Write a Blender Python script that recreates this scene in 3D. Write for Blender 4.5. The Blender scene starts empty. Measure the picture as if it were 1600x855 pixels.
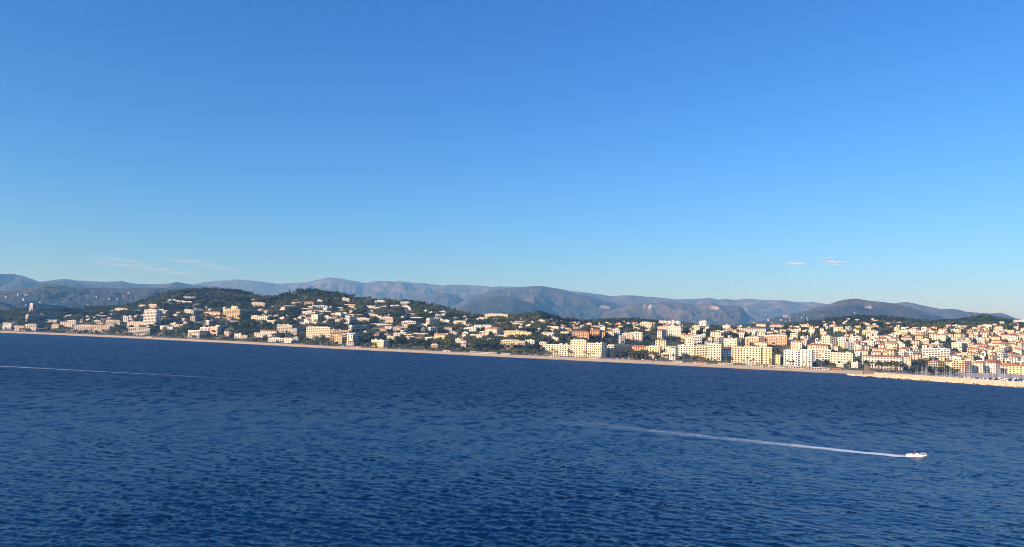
import bpy, math, random
import numpy as np
from mathutils import Vector, Matrix

random.seed(11)
RNG = np.random.default_rng(11)
scene = bpy.context.scene
col = scene.collection

# ------------------------------------------------------------------ camera
CAM_H, FPX, ROLL, PITCH = 40.0, 1250.0, math.radians(2.05), math.radians(4.52)
cam_data = bpy.data.cameras.new('camera')
cam_data.sensor_width = 36.0
cam_data.lens = 36.0 * FPX / 1600.0
cam_data.clip_start = 1.0
cam_data.clip_end = 90000.0
cam = bpy.data.objects.new('camera', cam_data)
col.objects.link(cam)
f0 = Vector((0, math.cos(PITCH), math.sin(PITCH)))
u0 = Vector((0, -math.sin(PITCH), math.cos(PITCH)))
r0 = Vector((1, 0, 0))
R_ = r0 * math.cos(ROLL) + u0 * math.sin(ROLL)
U_ = u0 * math.cos(ROLL) - r0 * math.sin(ROLL)
cam.matrix_world = Matrix(((R_.x, U_.x, -f0.x, 0), (R_.y, U_.y, -f0.y, 0), (R_.z, U_.z, -f0.z, CAM_H), (0, 0, 0, 1)))
scene.camera = cam

# ------------------------------------------------------------------ world, sun, exposure
SUN_EL, SUN_DIR_ANGLE = math.radians(19.0), math.radians(-142.0)     # angle of the direction towards the sun, from +X
sun_vec = Vector((math.cos(SUN_DIR_ANGLE) * math.cos(SUN_EL), math.sin(SUN_DIR_ANGLE) * math.cos(SUN_EL), math.sin(SUN_EL)))
world = bpy.data.worlds.new('World'); scene.world = world; world.use_nodes = True
wn = world.node_tree.nodes; wl = world.node_tree.links
sky = wn.new('ShaderNodeTexSky'); sky.sky_type = 'NISHITA'; sky.sun_disc = False
sky.sun_elevation = SUN_EL
sky.sun_rotation = math.pi / 2 - SUN_DIR_ANGLE
sky.altitude = 0; sky.air_density = 1.0; sky.dust_density = 0.4; sky.ozone_density = 3.0
bg = wn['Background']; bg.inputs['Strength'].default_value = 0.12
# phone-camera colour of the sky: one power and gain per channel over the whole dome
sp = wn.new('ShaderNodeSeparateColor'); cb = wn.new('ShaderNodeCombineColor'); wl.new(sky.outputs[0], sp.inputs[0])
for ch, pw, gain in ((0, 1.62, .78), (1, 1.24, .86), (2, 1.08, 1.23)):
    pn = wn.new('ShaderNodeMath'); pn.operation = 'POWER'; pn.inputs[1].default_value = pw
    gn = wn.new('ShaderNodeMath'); gn.operation = 'MULTIPLY'; gn.inputs[1].default_value = gain * .12 ** (pw - 1)
    wl.new(sp.outputs[ch], pn.inputs[0]); wl.new(pn.outputs[0], gn.inputs[0]); wl.new(gn.outputs[0], cb.inputs[ch])
wl.new(cb.outputs[0], bg.inputs[0])
sd = bpy.data.lights.new('sun', 'SUN'); sd.energy = 5.0; sd.angle = math.radians(0.53); sd.color = (1.0, 0.85, 0.64)
sun = bpy.data.objects.new('sun', sd); col.objects.link(sun)
sun.rotation_euler = (-sun_vec).to_track_quat('-Z', 'Y').to_euler()
scene.cycles.pixel_filter_type = 'BLACKMAN_HARRIS'
scene.cycles.filter_width = 1.0
scene.cycles.volume_bounces = 2
scene.cycles.max_bounces = 12
scene.cycles.use_denoising = True
scene.cycles.denoiser = 'OPENIMAGEDENOISE'
scene.cycles.denoising_input_passes = 'RGB_ALBEDO_NORMAL'
scene.cycles.denoising_prefilter = 'FAST'
scene.cycles.use_adaptive_sampling = False
try: scene.cycles.sampling_pattern = 'BLUE_NOISE'
except Exception: pass
vs = scene.view_settings
vs.view_transform = 'Standard'; vs.look = 'None'; vs.gamma = 1.0; vs.exposure = 0.45; vs.use_curve_mapping = False

# ------------------------------------------------------------------ helpers
def ray(px, py):
    return (f0 * FPX + R_ * (px - 800.0) - U_ * (py - 427.5))
def at_depth(px, py, Y):
    d = ray(px, py); t = Y / d.y
    return (d.x * t, Y, CAM_H + d.z * t)
def on_water(px, py, z=0.0):
    d = ray(px, py); t = (z - CAM_H) / d.z
    return (d.x * t, d.y * t, z)
def project(X, Y, Z):
    v = np.stack([X, Y, Z - CAM_H], -1)
    a = v @ np.array(R_); b = v @ np.array(U_); c = v @ np.array(f0)
    return 800 + FPX * a / c, 427.5 - FPX * b / c

def hash2(ix, iy, seed):
    n = (ix.astype(np.int64) * 374761393 + iy.astype(np.int64) * 668265263 + seed * 974634977) & 0xffffffff
    n = ((n ^ (n >> 13)) * 1274126177) & 0xffffffff
    n = n ^ (n >> 16)
    return (n & 0xffff) / 65535.0
def vnoise(x, y, seed=0):
    ix = np.floor(x); iy = np.floor(y); fx = x - ix; fy = y - iy
    fx = fx * fx * fx * (fx * (fx * 6 - 15) + 10); fy = fy * fy * fy * (fy * (fy * 6 - 15) + 10)
    a = hash2(ix, iy, seed); b = hash2(ix + 1, iy, seed); c = hash2(ix, iy + 1, seed); d = hash2(ix + 1, iy + 1, seed)
    return (a * (1 - fx) + b * fx) * (1 - fy) + (c * (1 - fx) + d * fx) * fy
def fbm(x, y, oct=5, seed=0, ridged=False):
    s = 0; a = .5; tot = 0
    for k in range(oct):
        n = vnoise(x + 17.3 * k, y - 9.1 * k, seed + k)
        if ridged: n = 1 - np.abs(2 * n - 1)
        s = s + a * n; tot += a; a *= .5; x = x * 2.03; y = y * 2.03
    return s / tot

MATS = {}
def principled(name):
    m = bpy.data.materials.new(name); m.use_nodes = True
    MATS[name] = m
    return m, m.node_tree.nodes, m.node_tree.links, m.node_tree.nodes['Principled BSDF']
def N(nodes, typ, **kw):
    n = nodes.new(typ)
    for k, v in kw.items(): setattr(n, k, v)
    return n
def mat_flat(name, c, rough=.8, var=.12, scale=.6, metal=0.0, rand=0.0, spec=.3):
    """plain colour with a weathering noise"""
    m, n, l, p = principled(name)
    tc = N(n, 'ShaderNodeTexCoord'); nz = N(n, 'ShaderNodeTexNoise')
    nz.inputs['Scale'].default_value = scale; nz.inputs['Detail'].default_value = 5
    l.new(tc.outputs['Object'], nz.inputs['Vector'])
    rp = N(n, 'ShaderNodeMapRange'); rp.inputs['From Min'].default_value = .3; rp.inputs['From Max'].default_value = .7
    rp.inputs['To Min'].default_value = 1 - var; rp.inputs['To Max'].default_value = 1 + var * .5
    l.new(nz.outputs[0], rp.inputs[0])
    hs = N(n, 'ShaderNodeHueSaturation'); hs.inputs['Color'].default_value = (*c, 1)
    if rand:
        oi = N(n, 'ShaderNodeObjectInfo'); r2 = N(n, 'ShaderNodeMapRange')
        r2.inputs['To Min'].default_value = 1 - rand; r2.inputs['To Max'].default_value = 1 + rand
        l.new(oi.outputs['Random'], r2.inputs[0])
        mm = N(n, 'ShaderNodeMath', operation='MULTIPLY'); l.new(rp.outputs[0], mm.inputs[0]); l.new(r2.outputs[0], mm.inputs[1])
        l.new(mm.outputs[0], hs.inputs['Value'])
    else:
        l.new(rp.outputs[0], hs.inputs['Value'])
    l.new(hs.outputs[0], p.inputs['Base Color'])
    p.inputs['Roughness'].default_value = rough; p.inputs['Metallic'].default_value = metal
    p.inputs['Specular IOR Level'].default_value = spec
    return m
def mat_leaf(name, c1, c2, trans=.15):
    m, n, l, p = principled(name)
    oi = N(n, 'ShaderNodeObjectInfo'); geo = N(n, 'ShaderNodeNewGeometry')
    rp = N(n, 'ShaderNodeValToRGB')
    rp.color_ramp.elements[0].color = (*c1, 1); rp.color_ramp.elements[1].color = (*c2, 1)
    ad = N(n, 'ShaderNodeMath', operation='MULTIPLY_ADD'); ad.inputs[1].default_value = .35
    sb = N(n, 'ShaderNodeMath', operation='MULTIPLY'); sb.inputs[1].default_value = .65
    l.new(oi.outputs['Random'], sb.inputs[0])
    l.new(geo.outputs['Random Per Island'], ad.inputs[0]); l.new(sb.outputs[0], ad.inputs[2])
    l.new(ad.outputs[0], rp.inputs[0]); l.new(rp.outputs[0], p.inputs['Base Color'])
    p.inputs['Roughness'].default_value = .75; p.inputs['Specular IOR Level'].default_value = .25
    return m

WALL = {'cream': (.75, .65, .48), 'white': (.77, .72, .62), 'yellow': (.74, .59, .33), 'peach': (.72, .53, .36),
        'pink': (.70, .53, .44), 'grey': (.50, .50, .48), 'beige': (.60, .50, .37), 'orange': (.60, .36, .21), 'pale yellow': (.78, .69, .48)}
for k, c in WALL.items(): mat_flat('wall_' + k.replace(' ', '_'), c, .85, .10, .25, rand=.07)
mat_flat('roof_tile', (.42, .17, .09), .85, .35, .9, rand=.22)
mat_flat('roof_flat', (.44, .40, .35), .9, .2, .3, rand=.2)
mat_flat('roof_grey', (.22, .23, .26), .7, .2, .4)
mat_flat('trim_white', (.80, .78, .73), .7, .06, .5)
mat_flat('glass_dark', (.045, .048, .055), .18, .3, 2.0, spec=.5)
mat_flat('shutter_brown', (.20, .12, .075), .7, .2, 2.0)
mat_flat('awning_orange', (.75, .28, .08), .8, .1, 1.0)
mat_flat('awning_white', (.82, .80, .76), .8, .08, 1.0)
mat_flat('asphalt', (.055, .055, .058), .9, .25, .17)
mat_flat('paving', (.46, .40, .32), .9, .18, .15)
mat_flat('bark', (.12, .085, .06), .95, .3, 3.0)
mat_flat('palm_bark', (.22, .17, .12), .95, .3, 3.0)
mat_leaf('leaf_pine', (.026, .048, .024), (.108, .135, .054))
mat_leaf('leaf_broad', (.036, .058, .022), (.120, .142, .052))
mat_leaf('leaf_dark', (.014, .027, .017), (.042, .060, .028))
mat_leaf('leaf_olive', (.065, .078, .036), (.165, .160, .075))
mat_leaf('leaf_palm', (.045, .062, .022), (.13, .125, .05))
mat_flat('hull_white', (.82, .82, .80), .25, .05, 1.0, spec=.5)
mat_flat('hull_navy', (.03, .05, .12), .3, .1, 1.0, spec=.5)
mat_flat('mast_metal', (.72, .72, .72), .35, .05, 1.0, metal=.6)
mat_flat('canvas_blue', (.05, .12, .32), .85, .1, 1.0)
mat_flat('teak', (.34, .22, .12), .7, .2, 3.0)
mat_flat('boulder', (.70, .59, .42), .95, .25, .35)
mat_flat('boulder_wet', (.16, .13, .10), .6, .3, .5)
mat_flat('quarry_stone', (.62, .52, .42), .95, .2, .02)
for cn, c in {'white': (.75, .75, .74), 'silver': (.45, .46, .48), 'black': (.03, .03, .035), 'red': (.42, .03, .03), 'blue': (.05, .10, .28)}.items():
    mat_flat('paint_' + cn, c, .3, .03, 1.0, spec=.6)
mat_flat('rubber', (.03, .03, .03), .9, .1, 2.0)
mat_flat('parasol_cloth', (.80, .72, .60), .85, .08, 2.0, rand=.15)
mat_flat('parasol_red', (.62, .16, .10), .85, .08, 2.0, rand=.15)
mat_flat('skin', (.55, .33, .22), .6, .05, 5.0)
mat_flat('jacket_red', (.62, .02, .035), .8, .15, 5.0)
mat_flat('trousers_dark', (.03, .035, .05), .85, .1, 5.0)
mat_flat('hair_dark', (.03, .02, .015), .7, .1, 5.0)

class MB:
    def __init__(self): self.v = []; self.f = []; self.m = []
    def box(self, x0, x1, y0, y1, z0, z1, m=0):
        b = len(self.v)
        self.v += [(x0, y0, z0), (x1, y0, z0), (x1, y1, z0), (x0, y1, z0), (x0, y0, z1), (x1, y0, z1), (x1, y1, z1), (x0, y1, z1)]
        self.f += [(b, b + 3, b + 2, b + 1), (b + 4, b + 5, b + 6, b + 7), (b, b + 1, b + 5, b + 4), (b + 1, b + 2, b + 6, b + 5), (b + 2, b + 3, b + 7, b + 6), (b + 3, b, b + 4, b + 7)]
        self.m += [m] * 6
    def poly(self, pts, m=0):
        b = len(self.v); self.v += [tuple(p) for p in pts]; self.f.append(tuple(range(b, b + len(pts)))); self.m.append(m)
    def tube(self, pts, rad, seg=6, m=0):
        b = len(self.v); k = len(pts)
        for i, p in enumerate(pts):
            p = Vector(p); a = Vector(pts[max(i - 1, 0)]); c = Vector(pts[min(i + 1, k - 1)])
            t = (c - a).normalized(); q = t.cross(Vector((0, 1, 0) if abs(t.y) < .9 else (1, 0, 0))).normalized(); w = t.cross(q)
            r = rad[i] if hasattr(rad, '__len__') else rad
            for j in range(seg):
                an = 2 * math.pi * j / seg
                self.v.append(tuple(p + (q * math.cos(an) + w * math.sin(an)) * r))
        for i in range(k - 1):
            for j in range(seg):
                self.f.append((b + i * seg + j, b + i * seg + (j + 1) % seg, b + (i + 1) * seg + (j + 1) % seg, b + (i + 1) * seg + j)); self.m.append(m)
        self.f.append(tuple(b + j for j in range(seg))[::-1]); self.m.append(m)
        self.f.append(tuple(b + (k - 1) * seg + j for j in range(seg))); self.m.append(m)
    def mesh(self, name, mats, smooth=False):
        me = bpy.data.meshes.new(name); me.from_pydata(self.v, [], self.f)
        for mm in (mats if isinstance(mats, (list, tuple)) else [mats]): me.materials.append(MATS[mm] if isinstance(mm, str) else mm)
        if any(self.m): me.polygons.foreach_set('material_index', self.m)
        if smooth: me.polygons.foreach_set('use_smooth', [True] * len(me.polygons))
        return me
def link(name, data, parent=None, **props):
    o = bpy.data.objects.new(name, data); col.objects.link(o)
    if parent is not None: o.parent = parent
    for k, v in props.items():
        if v is not None: o[k] = v
    return o
def thing(name, label, cat, loc, rz=0.0, group=None):
    o = link(name, None, label=label, category=cat, group=group)
    o.location = loc; o.rotation_euler = (0, 0, rz); o.empty_display_size = .1
    return o
def copy_thing(root, loc, rz, scale=1.0, label=None, group=None):
    r = root.copy(); col.objects.link(r); r.location = loc; r.rotation_euler = (0, 0, rz); r.scale = (scale,) * 3
    if label: r['label'] = label
    if group: r['group'] = group
    for c in root.children:
        d = c.copy(); col.objects.link(d); d.parent = r
    return r
def grid_mesh(name, P, mat, smooth=True):
    """P: rows x cols x 3 array"""
    nr, nc, _ = P.shape
    me = bpy.data.meshes.new(name)
    idx = np.arange(nr * nc).reshape(nr, nc)
    q = np.stack([idx[:-1, :-1], idx[:-1, 1:], idx[1:, 1:], idx[1:, :-1]], -1).reshape(-1, 4)
    me.vertices.add(nr * nc); me.vertices.foreach_set('co', P.reshape(-1).astype(np.float32))
    me.loops.add(q.size); me.loops.foreach_set('vertex_index', q.reshape(-1).astype(np.int32))
    me.polygons.add(len(q)); me.polygons.foreach_set('loop_start', (np.arange(len(q)) * 4).astype(np.int32))
    if smooth: me.polygons.foreach_set('use_smooth', np.ones(len(q), bool))
    me.update(calc_edges=True); me.materials.append(MATS[mat])
    return me
def add_attr(me, name, vals):
    a = me.attributes.new(name, 'FLOAT', 'POINT'); a.data.foreach_set('value', np.asarray(vals, np.float32).reshape(-1))

# ------------------------------------------------------------------ shoreline and coastal terrain
def curve(pts):
    """(px, py, depth) -> arrays of azimuth s = X/Y, depth and height"""
    P = [at_depth(*p) for p in pts]
    s = np.array([p[0] / p[1] for p in P]); return s, np.array([p[1] for p in P]), np.array([p[2] for p in P])
shore_px = [(0, 520), (100, 524), (200, 528.5), (300, 533.5), (400, 538.5), (500, 544), (600, 549), (700, 554), (800, 559), (900, 563.5), (1000, 568.5), (1100, 573.5), (1200, 578.5), (1290, 583), (1345, 585.5), (1400, 587.5), (1450, 589), (1500, 590), (1600, 592)]
W_ = [on_water(*p) for p in shore_px]
SH_S = np.array([p[0] / p[1] for p in W_]); SH_Y = np.array([p[1] for p in W_])
def shoreY(s): return np.interp(s, SH_S, SH_Y)
CR = curve([(0, 490, 3000), (60, 485, 3000), (120, 485, 3000), (170, 484, 3000), (200, 481, 2900), (230, 471, 2900), (262, 460, 2850), (300, 456, 2850), (340, 454, 2850), (380, 458, 2850), (410, 466, 2800), (430, 465, 2750), (455, 461, 2700), (480, 458, 2650), (510, 459, 2650), (540, 464, 2650), (565, 469, 2650), (600, 471, 2600), (640, 473, 2600), (680, 480, 2550), (710, 489, 2500), (740, 495, 2450), (790, 497, 2400), (820, 495, 2350), (845, 492, 2350), (865, 498, 2400), (880, 504, 2500), (910, 506, 2700), (950, 504, 3000), (1000, 501, 3300), (1050, 507, 3300), (1100, 513, 3200), (1160, 514, 3200), (1220, 512, 3200), (1270, 507, 3200), (1300, 501, 3200), (1345, 496, 3200), (1380, 499, 3200), (1420, 504, 3100), (1450, 507, 3000), (1500, 503, 2900), (1540, 498, 2900), (1575, 504, 2900), (1600, 507, 2900)])
MID = curve([(0, 503, 2500), (200, 500, 2420), (300, 500, 2350), (400, 503, 2250), (500, 503, 2150), (600, 506, 2080), (700, 517, 2000), (800, 521, 1950), (880, 524, 1950), (1000, 517, 2250), (1100, 522, 2200), (1200, 522, 2200), (1300, 519, 2200), (1400, 517, 2150), (1500, 517, 2150), (1600, 518, 2150)])
def line_vals(s):
    sy = shoreY(s)
    crY = np.interp(s, CR[0], CR[1]); crZ = np.interp(s, CR[0], CR[2])
    mY = np.interp(s, MID[0], MID[1]); mZ = np.interp(s, MID[0], MID[2])
    one = np.ones_like(s)
    Ys = [sy - 90, sy, sy + 34, sy + 85, sy + 150, mY, crY, crY + 700, crY * 0 + 6000, one * 30000]
    Zs = [one * -6, one * -0.2, one * 2.6, one * 4.2, one * 6.5, mZ, crZ, crZ * .55, one * 45, one * 60]
    return Ys, Zs
def tnoise(X, Y): return (fbm(X / 170, Y / 170, 4, 3) - .5) * 14 + (fbm(X / 45, Y / 45, 3, 9) - .5) * 4
def terrain_z(X, Y):
    X = np.asarray(X, float); Y = np.asarray(Y, float); s = X / Y
    Ys, Zs = line_vals(s); z = np.full_like(X, -6.0)
    for k in range(len(Ys) - 1):
        t = np.clip((Y - Ys[k]) / (Ys[k + 1] - Ys[k]), 0, 1)
        z = np.where(Y >= Ys[k], Zs[k] + (Zs[k + 1] - Zs[k]) * t, z)
    amp = np.clip((Y - Ys[4] - 60) / 220, 0, 1)
    return z + tnoise(X, Y) * amp
def ground_at(px, py, ymin=900., ymax=4200.):
    d = ray(px, py); Yv = np.arange(ymin, ymax, 2.0); t = Yv / d.y
    Xv = d.x * t; Zv = CAM_H + d.z * t
    hit = np.nonzero(Zv <= terrain_z(Xv, Yv) + .01)[0]
    if len(hit) == 0: return None
    i = hit[0]; return Xv[i], Yv[i], float(terrain_z(Xv[i], Yv[i]))

# terrain material
m, n, l, p = principled('hillside')
tc = N(n, 'ShaderNodeTexCoord'); n1 = N(n, 'ShaderNodeTexNoise'); n1.inputs['Scale'].default_value = .02; n1.inputs['Detail'].default_value = 8; n1.inputs['Roughness'].default_value = .65
l.new(tc.outputs['Object'], n1.inputs['Vector'])
cr = N(n, 'ShaderNodeValToRGB')
cr.color_ramp.elements[0].position = .35; cr.color_ramp.elements[0].color = (.045, .055, .025, 1)
cr.color_ramp.elements[1].position = .7; cr.color_ramp.elements[1].color = (.19, .165, .095, 1)
e = cr.color_ramp.elements.new(.52); e.color = (.085, .09, .045, 1)
l.new(n1.outputs[0], cr.inputs[0]); l.new(cr.outputs[0], p.inputs['Base Color']); p.inputs['Roughness'].default_value = .95
# sand
m, n, l, p = principled('sand')
tc = N(n, 'ShaderNodeTexCoord'); n1 = N(n, 'ShaderNodeTexNoise'); n1.inputs['Scale'].default_value = .035; n1.inputs['Detail'].default_value = 9; n1.inputs['Roughness'].default_value = .7
l.new(tc.outputs['Object'], n1.inputs['Vector'])
at = N(n, 'ShaderNodeAttribute'); at.attribute_name = 'dry'
cr = N(n, 'ShaderNodeValToRGB'); cr.color_ramp.elements[0].position = .3; cr.color_ramp.elements[0].color = (.64, .46, .25, 1)
cr.color_ramp.elements[1].position = .7; cr.color_ramp.elements[1].color = (.80, .63, .38, 1)
mx = N(n, 'ShaderNodeMix', data_type='RGBA'); mx.inputs[6].default_value = (.15, .11, .075, 1)
l.new(n1.outputs[0], cr.inputs[0]); l.new(at.outputs['Fac'], mx.inputs[0]); l.new(cr.outputs[0], mx.inputs[7]); l.new(mx.outputs[2], p.inputs['Base Color'])
p.inputs['Roughness'].default_value = .95

s_lin = np.linspace(-1.0, .92, 900)
Ys, Zs = line_vals(s_lin)
rows = []
for k, nseg in enumerate([2, 2, 2, 2, 34, 60, 26, 8, 14]):
    for j in range(nseg): rows.append(Ys[k] + (Ys[k + 1] - Ys[k]) * j / nseg)
rows.append(Ys[-1]); RY = np.array(rows)
RX = RY * s_lin[None, :]
RZ = terrain_z(RX, RY)
hill = link('hillside', grid_mesh('hillside', np.stack([RX, RY, RZ], -1), 'hillside'), kind='structure')

def strip(name, mat, offs, zoff, s0, s1, ncol=500, dry=None):
    s = np.linspace(s0, s1, ncol); sy = shoreY(s)
    Yv = np.array([sy + (o(s) if callable(o) else o) for o in offs]); Xv = Yv * s
    P = np.stack([Xv, Yv, terrain_z(Xv, Yv) + zoff], -1)
    me = grid_mesh(name, P, mat)
    if dry is not None: add_attr(me, 'dry', np.repeat(np.array(dry)[:, None], ncol, 1))
    return link(name, me, kind='structure')
s_harb = (1345 - 800) / FPX
wig = lambda s: (vnoise(s * 90, s * 0, 5) - .5) * 9
strip('beach', 'sand', [-14, lambda s: -1 + wig(s), lambda s: 7 + wig(s), 16, 34, 50, 62, 76], .14, -1.0, s_harb + .005, 700, [0, 0, .75, 1, 1, 1, 1, 1])
strip('promenade', 'paving', [77, 84, 91], .22, -1.0, s_harb + .005)
strip('coast_road', 'asphalt', [92, 100, 108], .18, -1.0, s_harb + .005)
strip('quay', 'paving', [-1, 8, 20, 34, 60, 85, 108], .5, s_harb + .006, .92)
strip('pavement', 'paving', [109, 113], .30, -1.0, s_harb + .005)

# ------------------------------------------------------------------ mountains
m, n, l, p = principled('mountain')
tc = N(n, 'ShaderNodeTexCoord'); n1 = N(n, 'ShaderNodeTexNoise'); n1.inputs['Scale'].default_value = .0022; n1.inputs['Detail'].default_value = 10; n1.inputs['Roughness'].default_value = .68
l.new(tc.outputs['Object'], n1.inputs['Vector'])
at = N(n, 'ShaderNodeAttribute'); at.attribute_name = 'rock'
ad = N(n, 'ShaderNodeMath', operation='ADD'); l.new(n1.outputs[0], ad.inputs[0]); l.new(at.outputs['Fac'], ad.inputs[1])
cr = N(n, 'ShaderNodeValToRGB')
cr.color_ramp.elements[0].position = .35; cr.color_ramp.elements[0].color = (.024, .034, .022, 1)
cr.color_ramp.elements[1].position = 1.0; cr.color_ramp.elements[1].color = (.50, .43, .36, 1)
e = cr.color_ramp.elements.new(.68); e.color = (.22, .185, .155, 1)
e = cr.color_ramp.elements.new(.48); e.color = (.070, .066, .042, 1)
dv = N(n, 'ShaderNodeMath', operation='MULTIPLY'); dv.inputs[1].default_value = .667; l.new(ad.outputs[0], dv.inputs[0])
l.new(dv.outputs[0], cr.inputs[0]); l.new(cr.outputs[0], p.inputs['Base Color']); p.inputs['Roughness'].default_value = .95

QUARRY = [(36, 945, 479.5, 11, 2.2), (39, 1356, 480.5, 7, 1.6), (39, 1228, 493, 4, 3.5), (38, 1014, 478, 9, 2.5), (38, 1118, 481, 9, 2.5), (36, 872, 476, 6, 1.2)]   # bare stone faces
MTN = {}
def mountain(name, pts, depth, front, back, rock, seed, gully=1.0, label=None):
    pts = [(-260, pts[0][1], )] + pts if pts[0][0] == 0 else pts
    s, Yc, Zc = curve([(a, b, depth) for a, b in pts])
    dense = np.linspace(s[0], s[-1], max(80, int((s[-1] - s[0]) * 850)))
    zc = np.interp(dense, s, Zc)
    ker = np.exp(-np.linspace(-2, 2, 7) ** 2); ker /= ker.sum()
    zc = np.convolve(np.pad(zc, 3, mode='edge'), ker, 'valid')
    base = 20.0
    rowsY = []; prof = []
    nf, nb = 46, 12
    for j in range(nf + 1):
        t = j / nf; rowsY.append(depth - front * (1 - t)); prof.append(t ** 1.12)
    for j in range(1, nb + 1):
        t = j / nb; rowsY.append(depth + back * t); prof.append(1 - t * .9)
    Yg = np.array(rowsY)[:, None] + 0 * dense[None, :]; Xg = Yg * dense[None, :]
    # ridge wanders in depth so that spurs stand in front of it
    wob = (fbm(Xg / (depth * .11), Yg * 0 + seed, 3, seed) - .5) * front * .5
    pr = np.array(prof)[:, None]
    Yg = Yg + wob * pr; Xg = Yg * dense[None, :]
    h = np.maximum(zc - base, 0)[None, :]
    rid = fbm(Xg / (depth * .055), Yg / (depth * .10), 6, seed, True) - .62
    fine = fbm(Xg / (depth * .012), Yg / (depth * .014), 4, seed + 7) - .5
    mask = np.sin(np.clip(pr, 0, 1) * math.pi) ** .8
    fine2 = fbm(Xg / (depth * .005), Yg / (depth * .006), 4, seed + 17, True) - .6
    Zg = base + h * pr + h * mask * rid * .75 * gully + h * fine * .07 * (.35 + mask) + h * fine2 * .035 * (.3 + mask)
    Zg = np.where(h < 5, base - 30, Zg)
    P = np.stack([Xg, Yg, Zg], -1)
    me = grid_mesh(name, P, 'mountain')
    rk = rock - .05 + .22 * (pr ** 1.5) * (h / max(h.max(), 1)) + .22 * rid * mask + 0 * Xg
    a_, b_ = project(Xg, Yg, Zg)
    for key, px, py, w, h in QUARRY:
        if key == seed: rk = np.maximum(rk, 1.1 * np.exp(-(((a_ - px) / w) ** 2 + ((b_ - py - .08 * (a_ - px)) / h) ** 2) ** 2))
    add_attr(me, 'rock', rk)
    o = link(name, me, kind='structure')
    MTN[seed] = (o, P)
    return o
mountain('foothill', [(0, 456), (30, 451), (70, 447), (100, 449), (140, 453), (180, 452), (230, 451), (280, 453), (330, 462), (400, 472), (470, 490), (540, 508)], 7500, 2600, 1500, -.02, 31, .8)
mountain('foothill', [(0, 470), (12, 474), (30, 482), (60, 492), (100, 500)], 4700, 800, 600, -.05, 32, .5)
mountain('mountain_range', [(0, 428), (20, 427), (35, 428), (50, 433), (62, 438), (80, 436), (100, 434), (120, 436), (140, 437), (165, 439), (190, 438.5), (200, 441), (215, 444), (265, 443), (275, 441), (290, 444), (310, 446), (360, 454), (420, 466), (520, 495), (600, 515)], 12500, 3600, 2500, .02, 33, .75)
mountain('mountain_range', [(200, 475), (250, 457), (290, 448), (305, 444), (320, 441), (345, 438), (372, 436), (400, 439), (440, 443), (455, 441), (480, 440), (500, 436), (515, 434), (530, 435), (550, 440), (568, 443), (590, 440), (612, 439), (630, 438), (645, 441), (660, 441), (690, 446), (700, 445), (720, 444), (760, 446), (800, 447), (850, 450), (900, 457), (960, 463), (985, 462), (1010, 464), (1050, 467), (1065, 468), (1085, 466), (1110, 463), (1122, 466), (1135, 464.5), (1150, 466), (1175, 465), (1200, 468), (1225, 468), (1250, 471), (1270, 472), (1290, 476), (1340, 484), (1400, 494), (1500, 520), (1560, 552)], 21000, 5500, 2500, .16, 34, .7)
mountain('mountain_range', [(520, 514), (580, 490), (620, 470), (650, 462), (680, 457), (700, 456), (712, 459), (722, 466), (732, 476), (742, 490), (760, 522)], 15500, 3400, 2000, .02, 35, .6)
mountain('mountain_range', [(640, 512), (690, 488), (720, 470), (745, 460), (770, 454), (800, 450), (820, 448.5), (840, 447), (855, 448), (870, 451), (900, 457), (930, 464), (960, 471), (1000, 479), (1040, 488), (1080, 498), (1140, 530)], 14000, 3800, 2200, .06, 36, .6)
mountain('foothill', [(640, 520), (700, 492), (735, 473), (765, 463), (785, 462), (805, 466), (830, 474), (850, 484), (870, 498), (900, 526)], 10500, 2200, 1500, -.02, 37, .5)
mountain('mountain_range', [(900, 523), (950, 488), (990, 474), (1030, 471), (1060, 473), (1085, 476), (1105, 475), (1130, 476), (1150, 476.5), (1157, 477), (1162, 483), (1167, 490), (1180, 500), (1210, 535)], 13000, 2400, 1500, .13, 38, .9)
mountain('foothill', [(1130, 535), (1180, 505), (1230, 494), (1262, 486), (1285, 479), (1305, 472), (1320, 468), (1332, 467), (1345, 468), (1370, 472), (1400, 476), (1420, 481), (1450, 490), (1490, 502), (1540, 520), (1580, 550)], 9000, 2600, 1500, .03, 39, .6)
mountain('mountain_range', [(1290, 540), (1340, 500), (1380, 481), (1400, 474), (1415, 473), (1430, 475.5), (1450, 480), (1470, 484), (1490, 484), (1510, 488), (1525, 489), (1545, 490), (1565, 489), (1580, 494), (1600, 501), (1650, 512), (1740, 530)], 13500, 3000, 2000, .12, 40, .7)
# ------------------------------------------------------------------ sea
def ocean_tile(Nn, L, V, ang, rms, seed):
    rg = np.random.default_rng(seed)
    k1 = 2 * np.pi * np.fft.fftfreq(Nn, L / Nn); kx, ky = np.meshgrid(k1, k1); k = np.hypot(kx, ky); k[0, 0] = 1
    Lp = V * V / 9.81; cosf = (kx * math.cos(ang) + ky * math.sin(ang)) / k
    ph = np.exp(-1 / (k * Lp) ** 2) / k ** 4 * (cosf ** 4 * .9 + .10) * np.exp(-(k * L / Nn * .6) ** 2)
    ph[0, 0] = 0
    h = np.fft.ifft2((rg.normal(size=(Nn, Nn)) + 1j * rg.normal(size=(Nn, Nn))) * np.sqrt(ph)).real
    return h / h.std() * rms
WAVE_ANG = math.radians(-117)
T1 = (ocean_tile(512, 230., 2.55, WAVE_ANG, .098, 1), 230.); T2 = (ocean_tile(256, 61., 1.8, WAVE_ANG + .35, .058, 2), 61.); T3 = (ocean_tile(256, 410., 6.0, WAVE_ANG - .3, .05, 3), 410.)
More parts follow.
